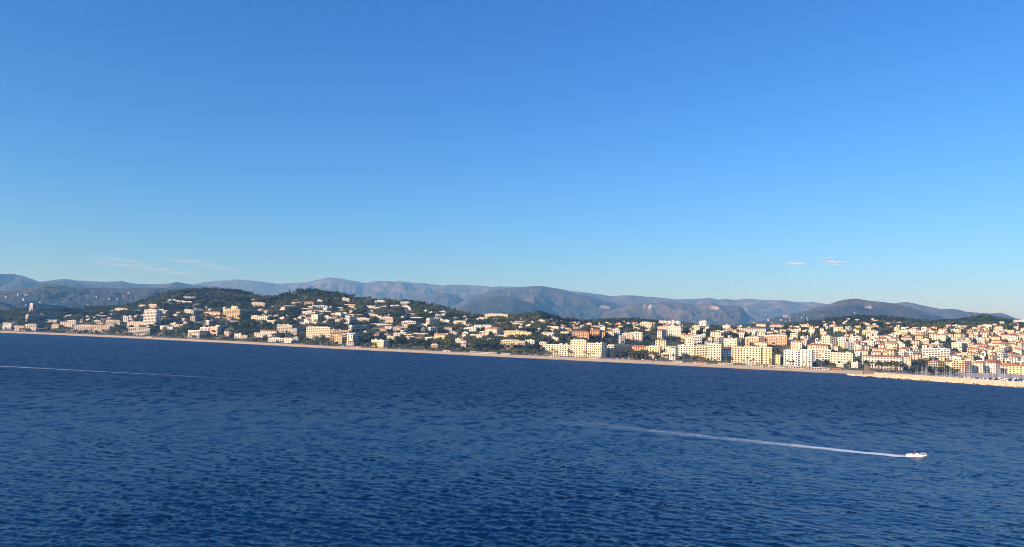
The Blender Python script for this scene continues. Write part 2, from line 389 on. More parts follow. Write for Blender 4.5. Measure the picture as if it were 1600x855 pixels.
def sample_tile(T, X, Y):
    h, L = T; Nn = h.shape[0]
    u = (X / L * Nn) % Nn; v = (Y / L * Nn) % Nn
    i = np.floor(u).astype(int); j = np.floor(v).astype(int); fu = u - i; fv = v - j
    i %= Nn; j %= Nn; i2 = (i + 1) % Nn; j2 = (j + 1) % Nn
    return (h[j, i] * (1 - fu) + h[j, i2] * fu) * (1 - fv) + (h[j2, i] * (1 - fu) + h[j2, i2] * fu) * fv
wake_px = [(1443, 715.2), (1421, 713.5), (1400, 712.5), (1370, 709.5), (1340, 707), (1290, 701.5), (1200, 692.5), (1100, 682.5), (1000, 672), (900, 661.5), (830, 655)]
WK = np.array([on_water(*q)[:2] for q in wake_px])
seglen = np.concatenate([[0], np.cumsum(np.hypot(*np.diff(WK, axis=0).T))])
def wake_coords(X, Y):
    """distance behind the boat and signed offset (positive towards the camera)"""
    best = np.full(X.shape, 1e9); al = np.zeros(X.shape); off = np.zeros(X.shape)
    for a in range(len(WK) - 1):
        p0 = WK[a]; d = WK[a + 1] - p0; L = np.hypot(*d); d = d / L
        t = np.clip((X - p0[0]) * d[0] + (Y - p0[1]) * d[1], 0, L)
        dx = X - p0[0] - t * d[0]; dy = Y - p0[1] - t * d[1]; r = np.hypot(dx, dy)
        sg = np.sign(dx * d[1] - dy * d[0]); sg = np.where(sg == 0, 1, sg)
        m = r < best; best = np.where(m, r, best); al = np.where(m, seglen[a] + t, al); off = np.where(m, r * -sg, off)
    return al, off
def sea_h(X, Y, spacing=0.0):
    f1 = np.clip(1.6 - spacing / 2.6, .35, 1); f2 = np.clip(1.6 - spacing / 1.0, 0, 1)
    c, s_ = math.cos(.4), math.sin(.4)
    gust = .35 + 1.3 * fbm(X / 60, Y / 90, 4, 55)
    z1 = sample_tile(T1, X, Y); lx, ly = math.cos(WAVE_ANG) * 3.6 * z1, math.sin(WAVE_ANG) * 3.6 * z1      # wave fronts lean down-wind
    z = (sample_tile(T1, X - lx, Y - ly) * f1 + sample_tile(T2, X * c - Y * s_, X * s_ + Y * c) * f2) * gust + sample_tile(T3, X, Y) * np.clip(1.6 - spacing / 6, 0, 1)
    al, off = wake_coords(X, Y)
    fade = np.clip(al / 12, 0, 1) * np.clip(1.15 - al / seglen[-1], 0, 1)
    w = 3.2 + al * .034
    z = z * (1 - .75 * np.exp(-(off / w) ** 2) * fade)
    z = z + fade * np.clip((al - 45) / 70, 0, 1) * (.30 * np.exp(-((off - w * 1.35) / 3.0) ** 2) - .22 * np.exp(-((off - w * 1.25 - 7) / 4.0) ** 2))
    return z
SHX = None
rowsY = [88.0]
while rowsY[-1] < 1300: rowsY.append(rowsY[-1] + max(.28, .52 * rowsY[-1] ** 2 / 32000))
spac = list(np.diff(rowsY)) + [rowsY[-1] - rowsY[-2]]
while rowsY[-1] < 3200: rowsY.append(rowsY[-1] + 60); spac.append(60)
sl = np.linspace(-.80, .80, 680)
RYs = np.array(rowsY)[:, None] + 0 * sl[None, :]; RXs = RYs * sl[None, :]
SP = np.array(spac)[:, None] + 0 * RXs
Zsea = sea_h(RXs, RYs, SP)
Psea = np.stack([RXs, RYs, Zsea], -1)
m, n, l, p = principled('sea_water')
tc = N(n, 'ShaderNodeTexCoord')
mp = N(n, 'ShaderNodeMapping'); mp.inputs['Rotation'].default_value = (0, 0, math.radians(27)); mp.inputs['Scale'].default_value = (.42, 1.0, 1.0)
l.new(tc.outputs['Object'], mp.inputs['Vector'])
geo = N(n, 'ShaderNodeNewGeometry'); last = geo.outputs['Normal']; ac = N(n, 'ShaderNodeAttribute'); ac.attribute_name = 'chop'
ag = N(n, 'ShaderNodeAttribute'); ag.attribute_name = 'group'
mp2 = N(n, 'ShaderNodeMapping'); mp2.inputs['Rotation'].default_value = (0, 0, math.radians(27)); mp2.inputs['Scale'].default_value = (.8, .40, 1.0); l.new(tc.outputs['Object'], mp2.inputs['Vector'])   # wind streaks
for sc, dt, kx, ky, far in ((.55, 5, .28, .44, 0), (.12, 3, .16, .26, 0), (.26, 2, .8, 1.9, 1), (.03, 3, .08, .22, 1)):
    na = N(n, 'ShaderNodeTexNoise'); na.inputs['Scale'].default_value = sc; na.inputs['Detail'].default_value = dt; na.inputs['Roughness'].default_value = .62
    l.new((mp2 if far else mp).outputs[0], na.inputs['Vector'])
    sb = N(n, 'ShaderNodeVectorMath', operation='SUBTRACT'); sb.inputs[1].default_value = (.5, .5, .5); l.new(na.outputs['Color'], sb.inputs[0])
    ml = N(n, 'ShaderNodeVectorMath', operation='MULTIPLY'); ml.inputs[1].default_value = (kx, ky, 0); l.new(sb.outputs[0], ml.inputs[0])
    ad = N(n, 'ShaderNodeVectorMath', operation='ADD'); 
    ms = N(n, 'ShaderNodeVectorMath', operation='SCALE'); l.new(ml.outputs[0], ms.inputs[0]); l.new((ag if far else ac).outputs['Fac'], ms.inputs['Scale'])
    l.new(last, ad.inputs[0]); l.new(ms.outputs[0], ad.inputs[1]); last = ad.outputs[0]
nm_ = N(n, 'ShaderNodeVectorMath', operation='NORMALIZE'); l.new(last, nm_.inputs[0]); l.new(nm_.outputs[0], p.inputs['Normal'])
p.inputs['Base Color'].default_value = (.000, .018, .072, 1); p.inputs['IOR'].default_value = 1.33
ar = N(n, 'ShaderNodeAttribute'); ar.attribute_name = 'rough'; l.new(ar.outputs['Fac'], p.inputs['Roughness'])
sea_me = grid_mesh('sea', Psea, 'sea_water')
_al, _off = wake_coords(RXs, RYs)
_calm = np.exp(-(_off / (3.5 + _al * .035)) ** 2) * np.clip(_al / 10, 0, 1) * np.clip(1.2 - _al / seglen[-1], 0, 1)
_slick = np.clip((fbm(RXs / 140 + RYs / 400, RYs / 110, 3, 77) - .56) * 5, 0, 1)          # calm patches between the gusts
add_attr(sea_me, 'rough', np.interp(SP, [.5, 1.5, 5], [.27, .32, .47]) - .10 * _calm)
add_attr(sea_me, 'group', np.interp(SP, [.6, 3.5], [0, 1]) * (1 - .6 * _calm))
add_attr(sea_me, 'chop', (1 - .75 * _calm) * (1 - .35 * _slick))
sea = link('sea', sea_me, kind='structure')
mb = MB(); mb.box(-6000, 6000, -2500, 3100, -9, -1.0)
link('sea_body', mb.mesh('sea_body', 'sea_water'), parent=sea)

# wakes
m, n, l, p = principled('foam')
at = N(n, 'ShaderNodeAttribute'); at.attribute_name = 'foam'
tc = N(n, 'ShaderNodeTexCoord'); na = N(n, 'ShaderNodeTexNoise'); na.inputs['Scale'].default_value = .5; na.inputs['Detail'].default_value = 8; na.inputs['Roughness'].default_value = .8
mp = N(n, 'ShaderNodeMapping'); mp.inputs['Scale'].default_value = (.35, 1.0, 1.0); mp.inputs['Rotation'].default_value = (0, 0, math.radians(-20))
l.new(tc.outputs['Object'], mp.inputs['Vector']); l.new(mp.outputs[0], na.inputs['Vector'])
ad = N(n, 'ShaderNodeMath', operation='ADD'); l.new(na.outputs[0], ad.inputs[0]); l.new(at.outputs['Fac'], ad.inputs[1])
mr = N(n, 'ShaderNodeMapRange'); mr.inputs['From Min'].default_value = .58; mr.inputs['From Max'].default_value = .98
l.new(ad.outputs[0], mr.inputs[0])
p.inputs['Base Color'].default_value = (.72, .79, .86, 1); p.inputs['Roughness'].default_value = .9
l.new(mr.outputs[0], p.inputs['Alpha'])
def wake(name, pts, wfun, ffun, label, step=1.2, ncross=11):
    pts = np.array(pts); sg = np.concatenate([[0], np.cumsum(np.hypot(*np.diff(pts, axis=0).T))])
    al = np.arange(0, sg[-1], step); cx = np.interp(al, sg, pts[:, 0]); cy = np.interp(al, sg, pts[:, 1])
    cx += (vnoise(al / 30, al * 0, 3) - .5) * 1.5
    tx = np.gradient(cx); ty = np.gradient(cy); ln = np.hypot(tx, ty); nx, ny = -ty / ln, tx / ln
    v = np.linspace(-1, 1, ncross)[:, None]
    w = wfun(al)[None, :]
    X = cx + nx * v * w; Y = cy + ny * v * w
    d = np.hypot(X, Y); spc = np.clip(.52 * d ** 2 / 32000, .28, 99)
    spc = np.where(Y > 1300, 60, spc)
    Z = sea_h(X, Y, spc) + .10
    me = grid_mesh(name, np.stack([X, Y, Z], -1), 'foam')
    add_attr(me, 'foam', ffun(al[None, :] / sg[-1], v + 0 * al[None, :]))
    return link(name, me, label=label, category='wake')
wake('boat_wake', WK, lambda a: np.minimum(1.1 + a * .30, 3.4 + a * .062), lambda t, v: (.62 - .34 * np.clip((t - .09) * 3.6, 0, 1) - .20 * t) * (1 - np.abs(v) ** 3) - .05 + .12 * np.exp(-((v + .3) / .3) ** 2) * (1 - t),
     'long white foam wake trailing behind the small speedboat')
far_px = [(-60, 569), (0, 572.5), (60, 575.5), (140, 580), (220, 584), (300, 588.5), (380, 593.5), (440, 597.5)]
FW = np.array([on_water(*q)[:2] for q in far_px])
wake('boat_wake', FW, lambda a: 4.5 + a * .0, lambda t, v: (.52 - .38 * t) * (1 - np.abs(v) ** 2) - .08, 'thin straight white wake line crossing the far water below the beach', 6.0, 7)

# ------------------------------------------------------------------ buildings
BLD = []          # footprint records for spacing: cx, cy, r
def stretch(px):
    for lim, txt in ((200, 'below the long ridge slab'), (400, 'around the white residential tower'), (640, 'around the broad cream block'), (850, 'below the long ridge building'), (965, 'in front of the yellow terrace'),
                     (1058, 'beside the pine grove'), (1215, 'in front of the tall hotel row'), (1345, 'by the white hotels')):
        if px < lim: return txt
    return 'by the harbour'
KEEP = []         # the same for the many small buildings
HERO = []         # image boxes kept clear of trees: x0, x1, yt, yb, Y
def orient(px, Wm, s):
    if s <= .05: return math.radians(11 if px > 450 else 24), None
    if s < .5:
        sn = min(.72, max(.17 if px > 450 else .40, Wm * s / 14.0)); return math.asin(sn), Wm * s / sn
    cs = min(.85, max(.22, Wm * (1 - s) / 13.0)); ph = math.acos(cs); return ph, Wm * s / math.sin(ph)
def make_building(name, label, cat, O, ang, L, D, H, wall, roof, style, group=None, indiv=False, storeys=None, trim=None, low=8.0):
    pent = roof == 'flat' and H > 9 and L > 14 and D > 8 and random.random() < .6
    if pent: H -= 2.7
    root = thing(name, label, cat, O, ang, group)
    wm = 'wall_' + wall.replace(' ', '_'); trim = trim or ('trim_white' if random.random() < .6 else wm)
    mb = MB(); mb.box(0, L, 0, D, -low, H)
    link('wall', mb.mesh('wall', wm), root)
    rng = random
    # roof
    mb = MB()
    if roof == 'flat':
        mb.box(.3, L - .3, .3, D - .3, H + .02, H + .18, 0)
        for (a, b, c, d) in ((-.08, L + .08, -.08, .3), (-.08, L + .08, D - .3, D + .08), (-.08, .3, .3, D - .3), (L - .3, L + .08, .3, D - .3)):
            mb.box(a, b, c, d, H - .35, H + .95, 1)
        ro = link('roof', mb.mesh('roof', ['roof_flat', trim]), root)
        if pent:
            a0, a1 = rng.uniform(.04, .25) * L, rng.uniform(.7, .95) * L
            hb = MB(); hb.box(a0, a1, 2.2, D - 1.0, H + .18, H + 2.9, 0); hb.box(a0 - .5, a1 + .5, 1.5, D - .7, H + 2.9, H + 3.15, 1)
            xx = a0 + 1.0
            while xx + 2 < a1: hb.box(xx, xx + 2.0, 2.13, 2.25, H + .5, H + 2.5, 2); xx += 3.4
            link('penthouse', hb.mesh('penthouse', [wm, 'trim_white', 'glass_dark']), ro)
        for q in range(0 if pent else 1 + int(L > 25) + int(L > 45)):
            w = rng.uniform(2.5, 6); d = rng.uniform(2.5, min(5, D * .5)); x = rng.uniform(.6, max(.7, L - w - .6)); y = rng.uniform(D * .3, max(D * .3 + .1, D - d - .6)); h = rng.uniform(1.8, 3.2)
            if x + w > L - .5 or y + d > D - .5: continue
            hb = MB(); hb.box(x, x + w, y, y + d, H + .18, H + .18 + h, 0); hb.box(x - .15, x + w + .15, y - .15, y + d + .15, H + .18 + h, H + .4 + h, 1)
            link('roof_hut', hb.mesh('roof_hut', [wm, 'trim_white']), ro)
    else:
        mat = 'roof_grey' if roof == 'grey' else 'roof_tile'
        o_ = .55; x0, x1, y0, y1 = -o_, L + o_, -o_, D + o_; rise = min(L, D) * .5 * .42
        mb.box(x0, x1, y0, y1, H + .02, H + .25, 0); z0 = H + .25; b = len(mb.v)
        if L >= D:
            i = D * .5 if roof != 'gable' else -o_
            mb.v += [(x0, y0, z0), (x1, y0, z0), (x1, y1, z0), (x0, y1, z0), (i, D / 2, z0 + rise), (L - i, D / 2, z0 + rise)]
            mb.f += [(b, b + 1, b + 5, b + 4), (b + 2, b + 3, b + 4, b + 5), (b + 1, b + 2, b + 5), (b + 3, b, b + 4)]
        else:
            i = L * .5 if roof != 'gable' else -o_
            mb.v += [(x0, y0, z0), (x1, y0, z0), (x1, y1, z0), (x0, y1, z0), (L / 2, i, z0 + rise), (L / 2, D - i, z0 + rise)]
            mb.f += [(b, b + 1, b + 4), (b + 1, b + 2, b + 5, b + 4), (b + 2, b + 3, b + 5), (b + 3, b, b + 4, b + 5)]
        mb.m += [0] * 4
        ro = link('roof', mb.mesh('roof', mat), root)
        if rng.random() < .6:
            cx, cy = rng.uniform(.3, .7) * L, rng.uniform(.35, .65) * D
            cb = MB(); cb.box(cx - .4, cx + .4, cy - .35, cy + .35, H + .3, H + rise + 1.1, 0); cb.box(cx - .5, cx + .5, cy - .45, cy + .45, H + rise + 1.1, H + rise + 1.3, 0)
            link('chimney', cb.mesh('chimney', wm), ro)
    # windows
    ns = storeys or max(1, round(H / (4.3 if indiv else 3.7))); fh = H / ns
    ww, wh = (3.6, 2.6) if style == 'b' else ((2.3, 2.4) if style != 'v' else (1.7, 1.8))
    pitch = 4.9 if style != 'v' else 3.9
    wins = []
    def face(length):
        k = max(1, int((length - 1.0) / pitch)); return [(j + .5) * length / k for j in range(k)]
    for s in range(ns):
        zc = s * fh + fh * .52
        for x in face(L): wins.append((x, 0, 0, zc))
        if D > 4:
            for y in face(D): wins.append((L, y, 1, zc)); wins.append((0, y, 2, zc))
    wmesh = {}
    gm = 'glass_dark' if rng.random() < .75 else 'shutter_brown'
    if indiv:
        for f in (0, 1, 2):
            q = MB()
            if f == 0: q.box(-ww / 2, ww / 2, -.07, .05, -wh / 2, wh / 2, 0); q.box(-ww / 2 - .12, ww / 2 + .12, -.22, .05, -wh / 2 - .14, -wh / 2, 1)
            elif f == 1: q.box(-.05, .07, -ww / 2, ww / 2, -wh / 2, wh / 2, 0); q.box(-.05, .22, -ww / 2 - .12, ww / 2 + .12, -wh / 2 - .14, -wh / 2, 1)
            else: q.box(-.07, .05, -ww / 2, ww / 2, -wh / 2, wh / 2, 0); q.box(-.22, .05, -ww / 2 - .12, ww / 2 + .12, -wh / 2 - .14, -wh / 2, 1)
            wmesh[f] = q.mesh('window', [gm, 'trim_white'])
        k = 0
        for x, y, f, z in wins:
            if f == 2: continue
            o = link('window', wmesh[f], root); o.location = (x, y, z); k += 1
            if k > 280: break
        wins = [w for w in wins if w[2] == 2]
    q = MB()
    for x, y, f, z in wins:
        if rng.random() < .06: continue
        if f == 0: q.box(x - ww / 2, x + ww / 2, -.07, .05, z - wh / 2, z + wh / 2)
        elif f == 1: q.box(L - .05, L + .07, y - ww / 2, y + ww / 2, z - wh / 2, z + wh / 2)
        else: q.box(-.07, .05, y - ww / 2, y + ww / 2, z - wh / 2, z + wh / 2)
    if q.v: link('windows', q.mesh('windows', gm), root, kind='stuff')
    # balconies
    if style == 'b':
        for s in range(1, ns):
            z = s * fh; q = MB(); q.box(.4, L - .4, -1.5, -.01, z - .12, z + .12); q.box(.4, L - .4, -1.62, -1.5, z - .2, z + .95)
            link('balcony', q.mesh('balcony', trim), root)
        if D > 9:
            for s in range(1, ns):
                z = s * fh; q = MB(); q.box(L + .01, L + 1.3, 1.0, D - 1.0, z - .12, z + .12); q.box(L + 1.3, L + 1.42, 1.0, D - 1.0, z - .2, z + .95)
                link('balcony', q.mesh('balcony', trim), root)
    elif style == 'm':
        xs = face(L)
        for s in range(1, ns):
            for x in xs[::2]:
                z = s * fh; q = MB(); q.box(x - 1.4, x + 1.4, -1.2, -.01, z - .1, z + .1); q.box(x - 1.4, x + 1.4, -1.3, -1.2, z - .15, z + .9)
                link('balcony', q.mesh('balcony', trim), root)
    elif style == 'a':
        xs = face(L)
        for s in range(ns):
            for x in xs:
                z = s * fh + fh * .52 + wh / 2; q = MB()
                q.poly([(x - 1.1, -.02, z + .25), (x + 1.1, -.02, z + .25), (x + 1.1, -1.1, z - .45), (x - 1.1, -1.1, z - .45)])
                q.poly([(x - 1.1, -.02, z + .19), (x - 1.1, -1.1, z - .51), (x + 1.1, -1.1, z - .51), (x + 1.1, -.02, z + .19)])
                link('awning', q.mesh('awning', 'awning_orange'), root)
    # ground-floor door
    q = MB(); q.box(L * .5 + 1.2, L * .5 + 2.4, -.10, .04, .0, 2.3); link('door', q.mesh('door', 'shutter_brown'), root)
    return root
def place(px0, px1, yt, yb, s, wall, roof, style, label, name='apartment_block', cat='apartment building', group=None, indiv=False, storeys=None, hero=True, trim=None, D=None, villa_like=False):
    yb = yb + .3
    g = ground_at((px0 + px1) / 2, yb)
    if g is None: print('no ground for', label); return None
    s_ = g[0] / g[1]; Y = max(g[1], float(shoreY(np.array(s_))) + (122 if (px0 + px1) / 2 < 1340 else 112 if hero else 40)); k = Y / FPX   # clear of the coast road
    Wm = (px1 - px0) * k; H = max(2.6, (yb - yt) * k)
    ph, DD = orient((px0 + px1) / 2, Wm, s)
    L = Wm * (1 - s) / math.cos(ph)
    if DD is None: DD = D or min(15, max(8, L * .7))
    DD = max(5.0, DD)
    ox = at_depth(px0, yb, Y)[0]
    v = Vector((ox, Y)).normalized(); va = math.atan2(v.y, v.x)
    ang = (va - math.pi / 2) - ph
    O = (ox, Y + L * math.sin(ph) * .5, 0)
    cx = O[0] + math.cos(ang) * L / 2 - math.sin(ang) * DD / 2; cy = O[1] + math.sin(ang) * L / 2 + math.cos(ang) * DD / 2
    zc = [float(terrain_z(O[0] + math.cos(ang) * a * L - math.sin(ang) * b * DD, O[1] + math.sin(ang) * a * L + math.cos(ang) * b * DD)) for a in (0, 1) for b in (0, 1)]
    z = min(zc[0], zc[2]); O = (O[0], O[1], z)
    # keep the top of the building where the photograph shows it
    ztop = at_depth((px0 + px1) / 2, yt, Y)[2]; H = max(2.6, ztop - z)
    BLD.append((cx, cy, L, DD, ang, max(L, DD) / 2))
    if hero: HERO.append((px0, px1, yt, yb, Y))
    else: KEEP.append((px0, px1, yt, yt + (yb - yt) * (.22 if villa_like else .5), Y))
    return make_building(name, label, cat, O, ang, L, DD, H, wall, roof, style, group, indiv, storeys, trim, low=max(4.0, max(zc) - min(zc) + 3))

A = 'apartment_block'; V = 'villa'; HT = 'hotel'
CAT = [
 # px0 px1 ytop ybase side wall roof style kind individual-windows label
 (219, 244, 483, 514, .30, 'white', 'flat', 'b', 'residential_tower', 1, 'tall white residential tower with stacked balconies rising above the trees'),
 (476, 515, 510, 531, .08, 'pale yellow', 'flat', 'w', A, 1, 'broad cream nine-storey block with a flat roof on the wooded seafront'),
 (515, 545, 516, 532, .04, 'peach', 'flat', 'b', A, 0, 'brown and white banded slab adjoining the broad cream nine-storey block'),
 (852, 891, 539, 558, .04, 'pale yellow', 'flat', 'm', HT, 1, 'low left wing of the long yellow seafront terrace'),
 (891, 916, 530, 559, .04, 'pale yellow', 'flat', 'w', HT, 1, 'taller middle section of the long yellow seafront terrace'),
 (916, 948, 537, 560, .25, 'pale yellow', 'flat', 'm', HT, 1, 'right wing of the long yellow seafront terrace with a shaded end wall'),
 (949, 986, 539, 557, .74, 'cream', 'flat', 'b', A, 0, 'balconied block turned end-on with its long shaded side beside the pine grove'),
 (782, 821, 531, 546, .04, 'cream', 'flat', 'b', A, 0, 'cream slab with five rows of balconies left of the long yellow terrace'),
 (787, 832, 517, 528, .06, 'yellow', 'flat', 'w', A, 0, 'long golden yellow block on the slope behind the cream balcony slab'),
 (757, 794, 490, 500, .02, 'pale yellow', 'flat', 'w', 'school_building', 0, 'long pale yellow building standing alone on the wooded ridge'),
 (1059, 1084, 540, 559, .04, 'pale yellow', 'flat', 'w', HT, 1, 'cream hotel with a dense window grid next to the white corner house'),
 (1084, 1106, 539, 560, .04, 'pale yellow', 'flat', 'b', HT, 0, 'cream balconied hotel between two hotels with plain window grids'),
 (1106, 1128, 538, 563, .08, 'cream', 'flat', 'w', HT, 1, 'cream hotel with shaded end wall next to a low red-roofed house'),
 (1127, 1143, 547, 561, .04, 'white', 'hip', 'v', V, 0, 'low pale house with bright red roof wedged between tall hotels'),
 (1143, 1161, 541, 567, .04, 'peach', 'flat', 'w', HT, 1, 'narrow peach hotel with window grid right of the red-roofed low house'),
 (1161, 1189, 541, 568, .04, 'pale yellow', 'flat', 'w', HT, 1, 'wide pale cream hotel right of the narrow peach hotel'),
 (1189, 1206, 543, 569, .06, 'yellow', 'flat', 'w', HT, 1, 'narrow yellow hotel at the right end of the tall hotel row'),
 (1206, 1219, 554, 569, .04, 'yellow', 'flat', 'v', V, 0, 'small yellow house beside the last tall hotel'),
 (1225, 1247, 546, 571, .04, 'white', 'flat', 'm', HT, 1, 'white hotel with small balconies behind a tall palm'),
 (1247, 1268, 547, 572, .04, 'white', 'flat', 'm', A, 0, 'white block set right of the white hotel with the tall palm'),
 (1266, 1298, 547, 566, .05, 'cream', 'flat', 'b', A, 0, 'long cream block with open galleries below a peach gable'),
 (1264, 1297, 540, 552, .12, 'peach', 'gable', 'w', A, 0, 'peach gabled building rising behind the long cream gallery block'),
 (1299, 1335, 552, 570, .10, 'cream', 'flat', 'a', HT, 1, 'cream hotel with orange awnings over its windows behind the palms'),
 (1349, 1407, 558, 575, .03, 'white', 'hip', 'w', HT, 1, 'long white hotel with a regular grid of dark windows above the palm park'),
 (1443, 1482, 545, 561, .04, 'white', 'flat', 'b', A, 0, 'wide white and grey slab with long continuous balconies above the harbour'),
 (1415, 1444, 549, 560, .60, 'white', 'flat', 'b', A, 0, 'shorter banded block left of the wide slab above the harbour'),
 (1409, 1424, 558, 570, .10, 'beige', 'hip', 'v', 'market_hall', 0, 'hall with big orange tiled roof among dark trees by the harbour'),
 (1494, 1519, 564, 583, .40, 'peach', 'flat', 'b', A, 0, 'peach balconied block with a shaded side on the harbour quay'),
 (1519, 1537, 567, 584, .15, 'cream', 'hip', 'w', A, 0, 'cream quay house with tiled roof right of the peach balconied block'),
 (1540, 1562, 567, 585, .28, 'white', 'hip', 'w', A, 0, 'pale quay house with a dark narrow side wall'),
 (1562, 1605, 572, 585, .03, 'yellow', 'hip', 'w', A, 0, 'long low yellow quay building with red roof at the harbour edge'),
 (1557, 1573, 551, 562, .35, 'white', 'flat', 'b', A, 0, 'white block with dark balcony bands above the quay houses'),
 (1582, 1606, 501, 507, .04, 'white', 'flat', 'b', 'hilltop_building', 0, 'flat white building on the hill at the edge of the old town'),
 (1001, 1020, 503, 515, .10, 'cream', 'flat', 'w', A, 0, 'square cream building standing out on the villa-dotted plain'),
 (1030, 1064, 502, 509, .04, 'white', 'flat', 'w', A, 0, 'long low white building behind the bright white block'),
 (1027, 1050, 510, 519, .05, 'pink', 'flat', 'w', A, 0, 'dull pink slab left of the bright white block'),
 (1042, 1065, 511, 525, .05, 'white', 'flat', 'w', A, 0, 'bright white block in the town behind the yellow mansion'),
 (1027, 1041, 517, 531, .50, 'cream', 'hip', 'w', A, 0, 'narrow cream tower house with a dark shaded side'),
 (985, 1012, 542, 553, .04, 'orange', 'hip', 'w', V, 0, 'orange building with red roof directly behind the pine grove'),
 (1010, 1032, 540, 554, .04, 'yellow', 'flat', 'w', A, 0, 'yellow-orange block behind the right half of the pine grove'),
 (1024, 1041, 532, 548, .04, 'yellow', 'grey', 'w', 'mansion', 0, 'yellow mansion with high grey roof above the pine grove'),
 (1040, 1057, 541, 557, .04, 'cream', 'flat', 'w', A, 0, 'cream block beside the yellow mansion'),
 (1046, 1059, 544, 562, .30, 'white', 'grey', 'w', A, 0, 'white corner house with a shaded side at the end of the pine grove'),
 (893, 921, 519, 531, .04, 'orange', 'hip', 'm', A, 0, 'wide orange block with red roofs behind the yellow terrace'),
 (922, 937, 517, 528, .05, 'orange', 'gable', 'w', A, 0, 'gabled orange house with steep red roof behind the yellow terrace'),
 (937, 946, 519, 528, .12, 'orange', 'hip', 'w', A, 0, 'small square orange house at the end of the orange row'),
 (947, 960, 518, 526, .10, 'cream', 'hip', 'w', A, 0, 'cream house just right of the orange row'),
 (956, 971, 514, 525, .20, 'cream', 'flat', 'w', A, 0, 'tall cream block above the dark tree belt'),
 (972, 990, 520, 530, .04, 'pink', 'flat', 'm', A, 0, 'pale pink block behind the dark tree belt'),
 (985, 1005, 520, 531, .08, 'cream', 'flat', 'm', A, 0, 'cream block adjoining the pale pink block'),
 (967, 977, 525, 537, .70, 'grey', 'flat', 'w', A, 0, 'narrow grey block in shade among dark trees'),
 (820, 836, 532, 545, .10, 'cream', 'flat', 'w', A, 0, 'plain cream block right of the cream balcony slab'),
 (842, 855, 534, 547, .12, 'cream', 'flat', 'm', A, 0, 'cream house with small balconies beside a dark cypress clump'),
 (836, 843, 516, 521, .10, 'pink', 'hip', 'v', V, 0, 'small pink house at the end of the golden yellow block'),
 (846, 867, 519, 527, .08, 'white', 'flat', 'w', A, 0, 'low white block on the slope behind the dark trees'),
 (862, 873, 528, 533, .08, 'white', 'flat', 'v', V, 0, 'little white villa below the low white block'),
 (875, 891, 518, 525, .10, 'cream', 'flat', 'w', A, 0, 'cream block just left of the wide orange block'),
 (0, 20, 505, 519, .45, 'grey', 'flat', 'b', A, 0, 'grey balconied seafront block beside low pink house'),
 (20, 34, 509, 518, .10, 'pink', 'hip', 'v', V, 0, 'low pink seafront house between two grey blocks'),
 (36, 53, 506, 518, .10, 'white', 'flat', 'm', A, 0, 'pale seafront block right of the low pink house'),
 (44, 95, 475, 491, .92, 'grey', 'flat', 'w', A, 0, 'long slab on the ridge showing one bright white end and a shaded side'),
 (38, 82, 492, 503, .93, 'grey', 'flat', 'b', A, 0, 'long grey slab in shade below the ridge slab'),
 (79, 89, 507, 514, .05, 'yellow', 'hip', 'v', V, 0, 'small yellow house among seafront trees'),
 (82, 91, 500, 506, .55, 'grey', 'grey', 'v', V, 0, 'small grey-blue house in shade above the yellow house'),
 (92, 104, 503, 512, .20, 'pink', 'grey', 'v', V, 0, 'pinkish house with dark roof left of a cream block'),
 (103, 116, 501, 513, .12, 'cream', 'flat', 'w', A, 0, 'cream block behind the left end of the peach seafront block'),
 (111, 141, 507, 520, .04, 'peach', 'flat', 'm', A, 0, 'left half of the peach seafront block with small balconies'),
 (141, 167, 508, 521, .08, 'peach', 'flat', 'm', A, 0, 'right half of the peach seafront block with small balconies'),
 (163, 185, 500, 513, .12, 'yellow', 'flat', 'b', A, 0, 'yellow block with balconies behind the peach seafront block'),
 (191, 199, 495, 506, .15, 'pale yellow', 'flat', 'w', A, 0, 'small pale yellow tower left of the white residential tower'),
 (195, 220, 502, 516, .04, 'cream', 'flat', 'm', A, 0, 'cream block directly left of the white residential tower'),
 (197, 229, 511, 526, .06, 'beige', 'flat', 'b', A, 0, 'beige balconied block at the beach in front of the white tower'),
 (177, 196, 481, 487, .05, 'cream', 'flat', 'v', V, 0, 'cream villa among dark trees left of the tower'),
 (215, 228, 476, 480, .05, 'pink', 'flat', 'v', V, 0, 'low pale villa on the slope above the tower'),
 (231, 243, 476, 482, .08, 'pink', 'flat', 'v', V, 0, 'pink villa just above the top of the tower'),
 (260, 278, 469, 476, .06, 'white', 'flat', 'b', V, 0, 'white stepped villa high on the wooded hill'),
 (278, 297, 471, 477, .06, 'cream', 'flat', 'b', V, 0, 'cream low villa next to the white stepped villa on the hill'),
 (314, 327, 447, 454, .10, 'cream', 'flat', 'v', V, 0, 'cream villa crowning the summit of the wooded hill'),
 (282, 293, 452, 456, .10, 'white', 'flat', 'v', V, 0, 'white villa just below the hilltop among pines'),
 (284, 303, 464, 467, .05, 'grey', 'flat', 'v', V, 0, 'low grey villa in shade under the hilltop'),
 (253, 263, 486, 490, .50, 'grey', 'flat', 'v', V, 0, 'grey house in trees right of the tower'),
 (246, 276, 511, 517, .40, 'white', 'flat', 'b', A, 0, 'long low white building among seafront trees right of the tower'),
 (268, 284, 508, 513, .10, 'white', 'flat', 'b', A, 0, 'white terrace house behind the long low seafront building'),
 (287, 298, 484, 490, .10, 'white', 'flat', 'v', V, 0, 'white house left of a grey shaded block on the slope'),
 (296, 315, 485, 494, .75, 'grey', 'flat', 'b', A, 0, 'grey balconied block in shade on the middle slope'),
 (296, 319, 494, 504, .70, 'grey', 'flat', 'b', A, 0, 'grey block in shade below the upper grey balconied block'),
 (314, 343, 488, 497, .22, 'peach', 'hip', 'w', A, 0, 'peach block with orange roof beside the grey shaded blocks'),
 (320, 333, 501, 509, .60, 'grey', 'flat', 'w', A, 0, 'small grey block in shade under the peach block with orange roof'),
